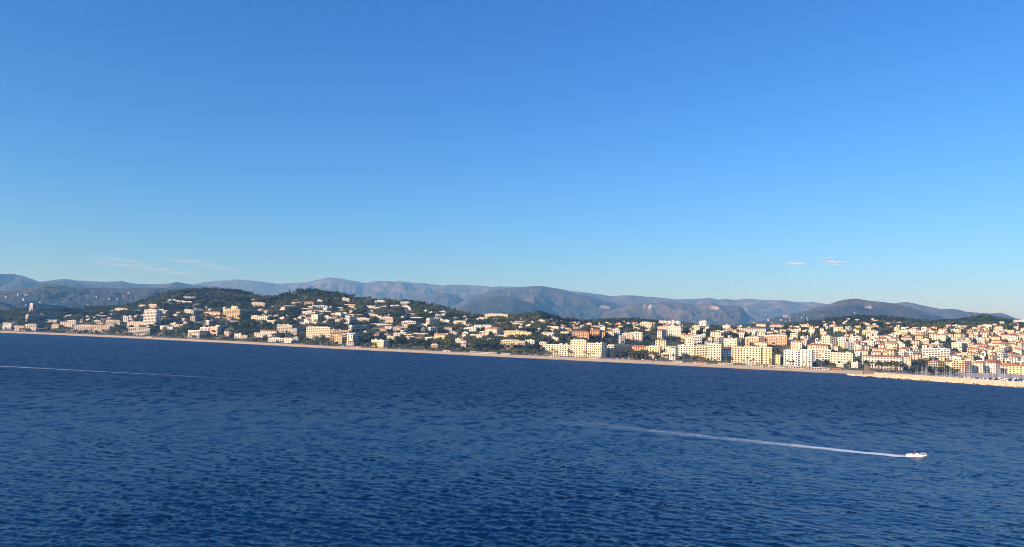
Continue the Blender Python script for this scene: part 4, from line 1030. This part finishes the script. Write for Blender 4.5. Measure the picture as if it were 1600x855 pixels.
def woods(name, label, s0, s1, y0f, y1f, dens, mix, seed, clump=.35, size=(.75, 1.9), cut=.33):
    rg = np.random.default_rng(seed)
    nn = 60000; s = rg.uniform(s0, s1, nn); t = rg.uniform(0, 1, nn)
    Y0 = y0f(s); Y1 = y1f(s); Y = Y0 + (Y1 - Y0) * t; X = s * Y
    area = float(np.mean((Y1 - Y0) * Y) * (s1 - s0)); want = int(area * dens)
    nz = fbm(X / 60, Y / 60, 3, seed); keep = nz + rg.uniform(-.15, .15, nn) > clump
    X, Y = X[keep][:want], Y[keep][:want]
    Z = terrain_z(X, Y); pts = []; sc = []; kd = []
    clu = fbm(X / 120, Y / 120, 2, seed + 3)
    k = rg.choice(len(order), size=len(X), p=mix); scl = rg.uniform(*size, len(X))
    hts = np.array([8.8, 8.8, 8.8, 8.5, 8.5, 8.5, 13, 5, 5])
    px, pyt = project(X, Y, Z + hts[k] * scl)
    for i in range(len(X)):
        if in_building(X[i], Y[i], 2.0 if k[i] < 7 else 1.0): continue
        if blocks_hero(px[i], pyt[i], Y[i], 3.2 * scl[i] * FPX / Y[i], cut): continue
        kk = k[i]
        if clu[i] > .56 and kk < 7: kk = 4
        elif clu[i] < .40 and kk < 6: kk = 5 if rg.random() < .5 else 3
        pts.append((X[i], Y[i], Z[i] - .3)); sc.append(scl[i]); kd.append(kk)
    print(name, len(pts))
    return gn_scatter(name, pts, sc, kd, tcoll, label)
sX = lambda px: (px - 800) / FPX
crY = lambda s: np.interp(s, CR[0], CR[1]); mdY = lambda s: np.interp(s, MID[0], MID[1])
mix_pine = [.2, .18, .15, .14, .12, .06, .03, .08, .04]; mix_town = [.1, .08, .05, .22, .15, .12, .06, .14, .08]
woods('hill_woodland', 'dark pine and oak wood covering the left hills', sX(-120), sX(905), lambda s: shoreY(s) + 165, lambda s: crY(s) + 120, .0090, mix_pine, 71, .30)
woods('villa_plain_trees', 'trees between scattered villas behind the town', sX(880), sX(1260), lambda s: mdY(s) - 140, lambda s: crY(s) + 120, .0065, mix_town, 72, .36)
woods('forest_ridge', 'green forest on the hills behind the old town', sX(1240), sX(1700), lambda s: mdY(s) + 40, lambda s: crY(s) + 120, .0085, mix_pine, 73, .30)
woods('town_trees', 'garden and street trees among the town buildings', sX(900), sX(1650), lambda s: shoreY(s) + 150, lambda s: mdY(s) + 40, .0055, mix_town, 74, .40, (.6, 1.0), .35)

# ------------------------------------------------------------------ breakwater and harbour
bw_px = [(1322, 586.5), (1345, 588), (1400, 592), (1450, 595.5), (1500, 599), (1550, 602.5), (1600, 606), (1660, 610.5), (1760, 618)]
BW = np.array([on_water(*q)[:2] for q in bw_px])
bsg = np.concatenate([[0], np.cumsum(np.hypot(*np.diff(BW, axis=0).T))])
def bw_frame(a):
    x = np.interp(a, bsg, BW[:, 0]); y = np.interp(a, bsg, BW[:, 1]); x2 = np.interp(a + 1, bsg, BW[:, 0]); y2 = np.interp(a + 1, bsg, BW[:, 1]); x1 = np.interp(a - 1, bsg, BW[:, 0]); y1 = np.interp(a - 1, bsg, BW[:, 1])
    tx, ty = x2 - x1, y2 - y1; L = np.hypot(tx, ty); return x, y, -ty / L, tx / L, tx / L, ty / L
al = np.arange(0, bsg[-1], 2.5)
bwroot = thing('breakwater', 'long pale rock breakwater closing the harbour', 'breakwater', (BW[0][0], BW[0][1], 0))
prof = [(-5, -3), (0, .1), (4, 2.2), (9, 4.2), (13, 5.2), (19, 5.4), (24, 5.2), (27, 1.5), (29, -3)]
G = np.zeros((len(prof), len(al), 3))
grow = np.clip(al / 60, .35, 1)
for i, (o, z) in enumerate(prof):
    x, y, nx, ny, tx, ty = bw_frame(al)
    sgn = np.where(ny > 0, 1, -1)
    j = (fbm(al / 6 + i * 7, al * 0 + i, 3, 88) - .5) * (2.2 if 1 <= i <= 4 else .3)
    G[i, :, 0] = x + nx * sgn * (o * grow + j); G[i, :, 1] = y + ny * sgn * (o * grow + j); G[i, :, 2] = z * np.where(z > 0, grow, 1) + j * .35
G -= np.array([BW[0][0], BW[0][1], 0])
link('core', grid_mesh('core', G, 'boulder', False), bwroot)
mb = MB(); rg = np.random.default_rng(4)
for _ in range(2600):
    a = rg.uniform(0, bsg[-1]); t = rg.uniform(0, 1) ** .8; o = -1.5 + t * 13; z = np.interp(o, [q[0] for q in prof], [q[1] for q in prof]); g_ = np.interp(a, al, grow)
    x, y, nx, ny, tx, ty = bw_frame(a); sg = 1 if ny > 0 else -1
    c = np.array([x + nx * sg * o * g_ - BW[0][0], y + ny * sg * o * g_ - BW[0][1], z * g_ + .2]); r = rg.uniform(.5, 1.2)
    b = len(mb.v); d = rg.normal(size=(8, 3)) * .22
    for q, (ux, uy, uz) in enumerate([(-1, -1, -1), (1, -1, -1), (1, 1, -1), (-1, 1, -1), (-1, -1, 1), (1, -1, 1), (1, 1, 1), (-1, 1, 1)]):
        mb.v.append(tuple(c + (np.array([ux, uy, uz]) * [.7, .6, .5] + d[q]) * r))
    mb.f += [(b, b + 3, b + 2, b + 1), (b + 4, b + 5, b + 6, b + 7), (b, b + 1, b + 5, b + 4), (b + 1, b + 2, b + 6, b + 5), (b + 2, b + 3, b + 7, b + 6), (b + 3, b, b + 4, b + 7)]
    mb.m += [1 if (o < 1.2 and rg.random() < .6) else 0] * 6
link('boulders', mb.mesh('boulders', ['boulder', 'boulder_wet']), bwroot, kind='stuff')
mb = MB()
for i in range(len(al) - 1):
    if al[i] < 40: continue
    x, y, nx, ny, tx, ty = bw_frame(al[i]); x2, y2, nx2, ny2, _, _ = bw_frame(al[i + 1]); sg = 1 if ny > 0 else -1
    g0 = grow[i]; g1 = grow[i + 1]
    p = lambda x, y, nx, ny, o, z: (x + nx * sg * o - BW[0][0], y + ny * sg * o - BW[0][1], z)
    for (o0, o1, z0, z1) in ((14, 15, 4.6, 6.7),):
        A0 = p(x, y, nx, ny, o0 * g0, z0); A1 = p(x2, y2, nx2, ny2, o0 * g1, z0); B0 = p(x, y, nx, ny, o0 * g0, z1); B1 = p(x2, y2, nx2, ny2, o0 * g1, z1); C0 = p(x, y, nx, ny, o1 * g0, z1); C1 = p(x2, y2, nx2, ny2, o1 * g1, z1); D0 = p(x, y, nx, ny, o1 * g0, z0); D1 = p(x2, y2, nx2, ny2, o1 * g1, z0)
        mb.poly([A0, A1, B1, B0]); mb.poly([B0, B1, C1, C0]); mb.poly([C0, C1, D1, D0])
link('parapet', mb.mesh('parapet', 'paving'), bwroot)

def sailboat(L, hull, cover):
    r = thing('sailboat', 'x', 'sailboat', (0, 0, 0))
    mb = MB(); n_ = 7; secs = []
    for i in range(n_):
        t = i / (n_ - 1); x = (t - .5) * L; w = L * .15 * (1 - max(0, t - .45) ** 2 * 3.2) * (1 if t > .1 else .85); w = max(w, .03); fb = L * .09 * (1 + .35 * t)
        secs.append([(x, -w, fb), (x, -w * .85, fb * .35), (x, 0, -.35), (x, w * .85, fb * .35), (x, w, fb)])
    for i in range(n_):
        mb.v += secs[i]
    for i in range(n_ - 1):
        for j in range(4): mb.f.append((i * 5 + j, (i + 1) * 5 + j, (i + 1) * 5 + j + 1, i * 5 + j + 1)); mb.m.append(0)
        mb.f.append((i * 5 + 4, (i + 1) * 5 + 4, (i + 1) * 5, i * 5)); mb.m.append(1)
    mb.f.append((0, 1, 2, 3, 4)); mb.m.append(0)
    link('hull', mb.mesh('hull', [hull, 'teak']), r)
    mb = MB(); z = L * .1; mb.box(-L * .14, L * .18, -L * .07, L * .07, z, z + L * .055, 0); mb.box(-L * .10, L * .14, -L * .073, L * .073, z + L * .018, z + L * .04, 1)
    link('cabin', mb.mesh('cabin', ['hull_white', 'glass_dark']), r)
    mb = MB(); mb.tube([(L * .1, 0, z), (L * .1, 0, L * 1.35)], [.16, .10], 6); mb.box(L * .1 - .06, L * .1 + .06, -L * .07, L * .07, L * .75, L * .75 + .1)
    link('mast', mb.mesh('mast', 'mast_metal'), r)
    mb = MB(); mb.tube([(L * .09, 0, z + 1.4), (-L * .33, 0, z + 1.3)], [.22, .16], 6); link('boom', mb.mesh('boom', cover), r)
    return r
protos = [sailboat(11, 'hull_white', 'canvas_blue'), sailboat(14, 'hull_white', 'awning_white'), sailboat(12, 'hull_navy', 'canvas_blue')]
labs = ['white sailboat with blue sail cover moored behind the breakwater', 'large white sailboat with pale sail cover moored behind the breakwater', 'navy sailboat with blue sail cover moored behind the breakwater']
first = [True] * 3; nb_boats = 0; used_xy = []
for _ in range(1500):
    if nb_boats >= 85: break
    px = random.uniform(1425, 1606); s = sX(px); Ybw = np.interp(px, [q[0] for q in bw_px], [on_water(*q)[1] for q in bw_px]); Y = random.uniform(Ybw + 60, float(shoreY(np.array(s))) - 22)
    if Y < Ybw + 50: continue
    X = at_depth(px, 590, Y)[0]
    if any((X - a) ** 2 * 1.0 + (Y - b) ** 2 < 90 for a, b in used_xy): continue
    used_xy.append((X, Y)); v = random.choice([0, 0, 1, 1, 2]); rz = math.radians(random.choice([60, 240]) + random.uniform(-6, 6))
    if first[v]:
        protos[v].location = (X, Y, .0); protos[v].rotation_euler = (0, 0, rz); protos[v]['label'] = labs[v]; protos[v]['group'] = 'sailboats: ' + labs[v]; first[v] = False
    else: copy_thing(protos[v], (X, Y, 0), rz, random.uniform(.85, 1.2), labs[v], 'sailboats: ' + labs[v])
    nb_boats += 1
print('boats', nb_boats)
for (px, py, h, lab) in [(1420.5, 583, 22, 'tall slim pale mast column beside the orange-roofed hall'), (1458, 584, 27, 'tall white lighting mast in the harbour square')]:
    g = ground_at(px, py)
    r = thing('lighting_mast', lab, 'mast', g, 0); mb = MB(); mb.tube([(0, 0, -1), (0, 0, h)], [.55, .35], 8); link('pole', mb.mesh('pole', 'trim_white'), r)
    mb = MB(); mb.box(-1.1, 1.1, -.5, .5, h, h + .9); link('lamp_head', mb.mesh('lamp_head', 'mast_metal'), r)

# ------------------------------------------------------------------ beach pavilions, parasols, cars
def shore_pt(px, off):
    s = at_depth(px, 500, 1000)[0] / 1000; Y = float(shoreY(np.array(s))) + off
    Y2 = float(shoreY(np.array(s + .004))); dx = (s + .004) * Y2 - s * float(shoreY(np.array(s))); dy = Y2 - float(shoreY(np.array(s)))
    return s * Y, Y, float(terrain_z(s * Y, Y)), math.atan2(dy, dx)
def pavilion(px, w, label, off=64, awn='awning_white', h=3.2, wall='trim_white'):
    x, y, z, a = shore_pt(px, off); r = thing('beach_pavilion', label, 'pavilion', (x, y, z), a)
    mb = MB(); mb.box(-w / 2, w / 2, 0, 6, -.5, h); link('wall', mb.mesh('wall', wall), r)
    mb = MB(); mb.box(-w / 2 - .4, w / 2 + .4, -.4, 6.4, h + .01, h + .3); link('roof', mb.mesh('roof', 'roof_flat'), r)
    k = int(w / 4)
    for i in range(k):
        xx = -w / 2 + (i + .5) * w / k; mb = MB(); mb.box(xx - 1.3, xx + 1.3, -.08, .05, .3, h - .8); link('window', mb.mesh('window', 'glass_dark'), r)
    mb = MB(); mb.poly([(-w / 2, -.03, h - .1), (w / 2, -.03, h - .1), (w / 2, -3.4, h - .7), (-w / 2, -3.4, h - .7)]); mb.poly([(-w / 2, -.03, h - .18), (-w / 2, -3.4, h - .78), (w / 2, -3.4, h - .78), (w / 2, -.03, h - .18)]); link('awning', mb.mesh('awning', awn), r)
    for xx in (-w / 2 + .2, 0, w / 2 - .2):
        mb = MB(); mb.tube([(xx, -3.2, -.5), (xx, -3.2, h - .75)], .07, 5); link('post', mb.mesh('post', 'mast_metal'), r)
desc = ['below the cream hotels', 'beside the pine grove', 'under the yellow terrace', 'by the awning hotel', 'below the white hotel with the palm', 'below the wide pale cream hotel', 'near the lone yellow block']
for px, w, lab, aw in [(757, 62, 'very long low white pavilion along the beach below the woods', 'awning_white'), (1215, 30, 'white beach pavilion with awning below the last tall hotel', 'awning_white'), (1248, 34, 'white beach pavilion below the white hotel with the palm', 'awning_white'),
                       (1283, 30, 'white beach pavilion with dark windows below the long gallery block', 'awning_white'), (1306, 16, 'yellow beach pavilion by the awning hotel', 'awning_orange'), (1180, 28, 'pale beach pavilion below the wide pale cream hotel', 'awning_white'), (1135, 26, 'beach pavilion with pale awning below the red-roofed low house', 'awning_white'),
                       (1095, 24, 'beach pavilion with orange awning below the cream balconied hotel', 'awning_orange'), (1060, 18, 'small beach pavilion at the end of the pine grove', 'awning_white'), (930, 22, 'beach pavilion under the right wing of the yellow terrace', 'awning_white'), (868, 22, 'beach pavilion with orange awning under the low left wing of the yellow terrace', 'awning_orange'),
                       (792, 20, 'beach pavilion below the cream balcony slab', 'awning_white'), (560, 20, 'beach pavilion with orange awning below the white shaded block', 'awning_orange'), (235, 20, 'pinkish beach pavilion below the residential tower', 'awning_white'), (700, 18, 'small white beach pavilion below the yellow villa', 'awning_white')]:
    pavilion(px, w, lab, awn=aw, wall='wall_pale_yellow' if 'yellow beach' in lab else 'wall_pink' if 'pinkish' in lab else 'trim_white')
def parasol(cloth):
    r = thing('beach_parasol', 'x', 'parasol', (0, 0, 0)); mb = MB(); mb.tube([(0, 0, -.4), (0, 0, 2.5)], .04, 5); link('pole', mb.mesh('pole', 'mast_metal'), r)
    mb = MB()
    for i in range(8):
        a, b = i * math.pi / 4, (i + 1) * math.pi / 4
        mb.poly([(0, 0, 2.65), (1.7 * math.cos(a), 1.7 * math.sin(a), 2.1), (1.7 * math.cos(b), 1.7 * math.sin(b), 2.1)]); mb.poly([(0, 0, 2.6), (1.7 * math.cos(b), 1.7 * math.sin(b), 2.05), (1.7 * math.cos(a), 1.7 * math.sin(a), 2.05)])
    link('canopy', mb.mesh('canopy', cloth), r); return r
pp = [parasol('parasol_cloth'), parasol('parasol_red')]; pl = ['cream beach parasol on the sand below the hotels', 'red beach parasol on the sand below the hotels']; fst = [True, True]
for i in range(130):
    v = int(random.random() < .4); q_ = random.choice([random.uniform(985, 1160), random.uniform(1160, 1300), random.uniform(850, 985)]); x, y, z, a = shore_pt(q_, random.uniform(36, 58)); pl = [w_ + ' beach parasol on the sand ' + stretch(q_) for w_ in ('cream', 'red')]
    if fst[v]: pp[v].location = (x, y, z + .14); pp[v]['label'] = pl[v]; pp[v]['group'] = pl[v]; fst[v] = False
    else: copy_thing(pp[v], (x, y, z + .14), 0, random.uniform(.9, 1.2), pl[v], pl[v])
def car_mesh(paint):
    mb = MB(); n_ = 0
    pr = [(-2.1, .45), (-2.1, .85), (-1.7, .95), (-1.15, 1.42), (.35, 1.45), (1.0, .98), (1.95, .85), (2.1, .5)]
    for sy in (-.85, .85):
        pts = [(x, sy * (.86 if z > 1.1 else 1), z) for x, z in pr]; b = len(mb.v); mb.v += pts; f = tuple(range(b, b + 8)); mb.f.append(f if sy < 0 else f[::-1]); mb.m.append(0)
    for i in range(8):
        j = (i + 1) % 8; mb.f.append((i, i + 8, j + 8, j)); mb.m.append(1 if i in (2, 4) else 0)
    for x in (-1.3, 1.3):
        for y in (-.8, .62): mb.box(x - .3, x + .3, y, y + .18, .02, .6, 2)
    for sy in (-.80, .74): mb.box(-1.2, .5, sy, sy + .06, 1.0, 1.35, 1)
    return mb.mesh('car', [paint, 'glass_dark', 'rubber'])
for cn in ('white', 'silver', 'black', 'red', 'blue'):
    me = car_mesh('paint_' + cn); proto = None
    lab = f'{cn} car on the coast road behind the beach'
    for i in range({'white': 34, 'silver': 26, 'black': 18, 'red': 10, 'blue': 10}[cn]):
        px = random.uniform(10, 1330); off = random.choice([94.5, 98.0, 102.0, 105.5]); x, y, z, a = shore_pt(px, off)
        if proto is None: o = link('parked_car', me, label=lab, category='car', group=lab); proto = o
        else: o = proto.copy(); col.objects.link(o)
        o.location = (x, y, z + .2); o.rotation_euler = (0, 0, a + (math.pi if off < 100 else 0))

# ------------------------------------------------------------------ speedboat and its driver
bx, by, _ = on_water(1431.5, 714.0)
d0 = WK[0] - WK[3]; bang = math.atan2(d0[1], d0[0])
bz = float(sea_h(np.array(bx), np.array(by))) + .05
boat = thing('speedboat', 'small white open speedboat racing ahead of its foam wake', 'boat', (bx, by, bz), bang)
boat.rotation_euler = (0, math.radians(-3.5), bang)
Lb = 7.2; mb = MB(); ns = 12; secs = []
for i in range(ns):
    t = i / (ns - 1); x = (t - .5) * Lb; taper = 1 - max(0, (t - .5) / .5) ** 2.2; w = max(.02, 1.22 * taper); dk = .95 + .28 * t ** 2; keel = -.35 + .75 * max(0, (t - .6) / .4) ** 2
    ch = .12 + .5 * max(0, t - .55); inn = max(.0, w - .22); fl = .38 if .06 < t < .70 else dk - .03
    secs.append([(x, 0, keel), (x, -w * .82, ch), (x, -w, dk), (x, -inn, dk + .02), (x, -inn * .95, fl), (x, inn * .95, fl), (x, inn, dk + .02), (x, w, dk), (x, w * .82, ch)])
for sct in secs: mb.v += sct
for i in range(ns - 1):
    for j in range(9):
        mb.f.append((i * 9 + j, i * 9 + (j + 1) % 9, (i + 1) * 9 + (j + 1) % 9, (i + 1) * 9 + j)); mb.m.append(1 if j == 4 and i < 8 else 0)
mb.f.append(tuple(range(9))); mb.m.append(0); mb.f.append(tuple(range((ns - 1) * 9, ns * 9))[::-1]); mb.m.append(0)
link('hull', mb.mesh('hull', ['hull_white', 'wall_cream']), boat)
mb = MB()
for sy in (-1, 1): mb.tube([(-3.5, sy * 1.26, .74), (-1, sy * 1.26, .8), (1.2, sy * 1.16, .92), (2.6, sy * .72, 1.06), (3.45, sy * .12, 1.15)], .06, 5)
link('rub_rail', mb.mesh('rub_rail', 'rubber'), boat)
mb = MB(); mb.box(-.1, .9, -.55, .55, .38, 1.35); mb.box(-.12, .2, -.58, .58, 1.35, 1.42); link('console', mb.mesh('console', 'hull_white'), boat)
mb = MB(); mb.poly([(.9, -.6, 1.35), (.9, .6, 1.35), (.35, .52, 1.95), (.35, -.52, 1.95)]); mb.poly([(.87, -.6, 1.33), (.32, -.52, 1.93), (.32, .52, 1.93), (.87, .6, 1.33)]); link('windscreen', mb.mesh('windscreen', 'glass_dark'), boat)
mb = MB(); mb.box(-1.5, -.95, -.7, .7, .38, .85); mb.box(-1.6, -1.45, -.7, .7, .8, 1.3); link('seat', mb.mesh('seat', 'awning_white'), boat)
mb = MB(); mb.box(-3.0, -2.5, -.95, .95, .38, .82); link('bench', mb.mesh('bench', 'awning_white'), boat)
mb = MB(); mb.box(-4.05, -3.62, -.24, .24, .65, 1.35); mb.box(-3.95, -3.72, -.09, .09, -.6, .65); mb.box(-4.05, -3.62, -.2, .2, 1.35, 1.45); link('outboard_motor', mb.mesh('outboard_motor', 'paint_black'), boat)
mb = MB()
for sy in (-1, 1): mb.tube([(1.6, sy * 1.0, 1.0), (1.75, sy * .95, 1.5), (3.2, sy * .25, 1.7), (3.4, 0, 1.72)], .03, 5)
link('bow_rail', mb.mesh('bow_rail', 'mast_metal'), boat)
mb = MB(); mb.tube([(.0, .5, 1.3), (-.15, .5, 3.0)], [.025, .012], 5); link('antenna', mb.mesh('antenna', 'mast_metal'), boat)

def skin_obj(name, verts, edges, radii, mat, parent, root=0):
    me = bpy.data.meshes.new(name); me.from_pydata(verts, edges, []); me.materials.append(MATS[mat])
    o = link(name, me, parent); sk = o.modifiers.new('skin', 'SKIN'); sk.use_smooth_shade = True
    if not me.skin_vertices: me.skin_vertices.new() if hasattr(me.skin_vertices, 'new') else None
    if me.skin_vertices:
        for i, r in enumerate(radii): me.skin_vertices[0].data[i].radius = (r, r)
        me.skin_vertices[0].data[root].use_root = True
    su = o.modifiers.new('sub', 'SUBSURF'); su.levels = 1; su.render_levels = 1
    return o
def blob_tube(name, chains, mat, parent):
    mb = MB()
    for pts, rad in chains: mb.tube(pts, rad, 8)
    return link(name, mb.mesh(name, mat, True), parent)
ca, sa = math.cos(bang), math.sin(bang)
person = thing('person', 'person in a bright red jacket standing at the helm of the speedboat', 'person', (bx + ca * -.55, by + sa * -.55, bz + .40), bang)
pv = [(0, 0, .92), (0, 0, 1.15), (.02, 0, 1.40), (.04, 0, 1.52), (.06, 0, 1.66), (.07, 0, 1.76), (.02, .19, 1.40), (.18, .26, 1.15), (.42, .2, 1.08), (.02, -.19, 1.40), (.18, -.26, 1.15), (.42, -.2, 1.08), (0, .1, .86), (.05, .13, .48), (0, .14, .06), (.14, .14, .03), (0, -.1, .86), (.05, -.13, .48), (0, -.14, .06), (.14, -.14, .03)]
pe = [(0, 1), (1, 2), (2, 3), (3, 4), (4, 5), (2, 6), (6, 7), (7, 8), (2, 9), (9, 10), (10, 11), (0, 12), (12, 13), (13, 14), (14, 15), (0, 16), (16, 17), (17, 18), (18, 19)]
pr_ = [.14, .13, .14, .06, .10, .08, .06, .045, .035, .06, .045, .035, .085, .06, .045, .04, .085, .06, .045, .04]
skin_obj('body', pv, pe, pr_, 'skin', person)
blob_tube('jacket', [([(0, 0, .86), (0, 0, 1.1), (.02, 0, 1.36), (.03, 0, 1.50)], [.21, .22, .25, .11]), ([(.02, .2, 1.40), (.18, .28, 1.14), (.38, .22, 1.08)], [.10, .085, .065]), ([(.02, -.2, 1.40), (.18, -.28, 1.14), (.38, -.22, 1.08)], [.10, .085, .065])], 'jacket_red', person)
blob_tube('trousers', [([(0, .1, .9), (.05, .13, .48), (0, .14, .1)], [.12, .095, .075]), ([(0, -.1, .9), (.05, -.13, .48), (0, -.14, .1)], [.12, .095, .075])], 'trousers_dark', person)
blob_tube('hair', [([(.02, 0, 1.66), (.03, 0, 1.75), (.05, 0, 1.82)], [.115, .12, .06])], 'hair_dark', person)

# ------------------------------------------------------------------ clouds and haze
m, n, l, p = principled('cloud_vapour')
at = N(n, 'ShaderNodeAttribute'); at.attribute_name = 'thick'
tc = N(n, 'ShaderNodeTexCoord'); na = N(n, 'ShaderNodeTexNoise'); na.inputs['Scale'].default_value = .002; na.inputs['Detail'].default_value = 6; l.new(tc.outputs['Object'], na.inputs['Vector'])
ml = N(n, 'ShaderNodeMath', operation='MULTIPLY'); l.new(at.outputs['Fac'], ml.inputs[0])
mr = N(n, 'ShaderNodeMapRange'); mr.inputs['From Min'].default_value = .3; mr.inputs['From Max'].default_value = .75; l.new(na.outputs[0], mr.inputs[0]); l.new(mr.outputs[0], ml.inputs[1])
l.new(ml.outputs[0], p.inputs['Alpha']); p.inputs['Base Color'].default_value = (.95, .95, .95, 1); p.inputs['Roughness'].default_value = 1; p.inputs['Specular IOR Level'].default_value = 0
def cloud(px, py, wpx, hpx, Y, label, tilt=0.0, parts=4, seed=0, dens=.8):
    rg = random.Random(seed); c = at_depth(px, py, Y); k = Y / FPX
    r = link('cloud', None, label=label, category='cloud'); r.location = c
    for q in range(parts):
        t = (q + .5) / parts - .5; ox = t * wpx * k * .9; oz = -t * wpx * k * tilt + rg.uniform(-.12, .12) * hpx * k; rx = wpx * k * rg.uniform(.26, .40); rz = hpx * k * rg.uniform(.28, .45); ry = rx * .5
        mb2 = MB(); nu, nv = 32, 20; th_ = []
        for i in range(nv + 1):
            for j in range(nu):
                th = math.pi * i / nv; ph = 2 * math.pi * j / nu; wv = 1 + .12 * math.sin(3 * ph + q) * math.sin(th)
                dy = math.sin(th) * math.sin(ph)
                mb2.v.append((ox + rx * wv * math.sin(th) * math.cos(ph), (q - parts / 2) * ry * 2.1 + ry * dy, oz + rz * math.cos(th))); th_.append(dens * abs(dy) ** 1.7)
        for i in range(nv):
            for j in range(nu): mb2.f.append((i * nu + j, i * nu + (j + 1) % nu, (i + 1) * nu + (j + 1) % nu, (i + 1) * nu + j)); mb2.m.append(0)
        me = mb2.mesh('wisp', 'cloud_vapour', True); add_attr(me, 'thick', th_); link('wisp', me, r)
cloud(1241, 412.5, 40, 6, 42000, 'small flat white cloud over the right mountains', .0, 2, 1, .6)
cloud(1295, 409.5, 54, 7, 44000, 'tapering white cloud beside the small flat cloud', .05, 2, 2, .6)
cloud(183, 405.5, 48, 10, 42000, 'faint small wisp of cloud above the left range', .05, 4, 3, .17)
cloud(240, 421, 96, 14, 42000, 'faint long wisp of cloud low over the left range', .06, 5, 4, .17)
cloud(330, 416, 76, 11, 44000, 'faint slanting wisp of cloud above the wooded hilltop', .12, 4, 5, .17)

mb = MB(); mb.box(-24000, 24000, -2600, 30100, -12, 1500)
m = bpy.data.materials.new('haze_air'); m.use_nodes = True; nt = m.node_tree; nt.nodes.remove(nt.nodes['Principled BSDF'])
hz = nt.nodes.new('ShaderNodeVolumePrincipled'); hz.inputs['Density'].default_value = .000060; hz.inputs['Color'].default_value = (.20, .54, 1.0, 1); hz.inputs['Absorption Color'].default_value = (1, 1, 1, 1); hz.inputs['Anisotropy'].default_value = .2
nt.links.new(hz.outputs[0], nt.nodes['Material Output'].inputs['Volume']); MATS['haze_air'] = m
link('haze', mb.mesh('haze', 'haze_air'), kind='stuff', label='pale blue air haze over the bay and mountains', category='haze')
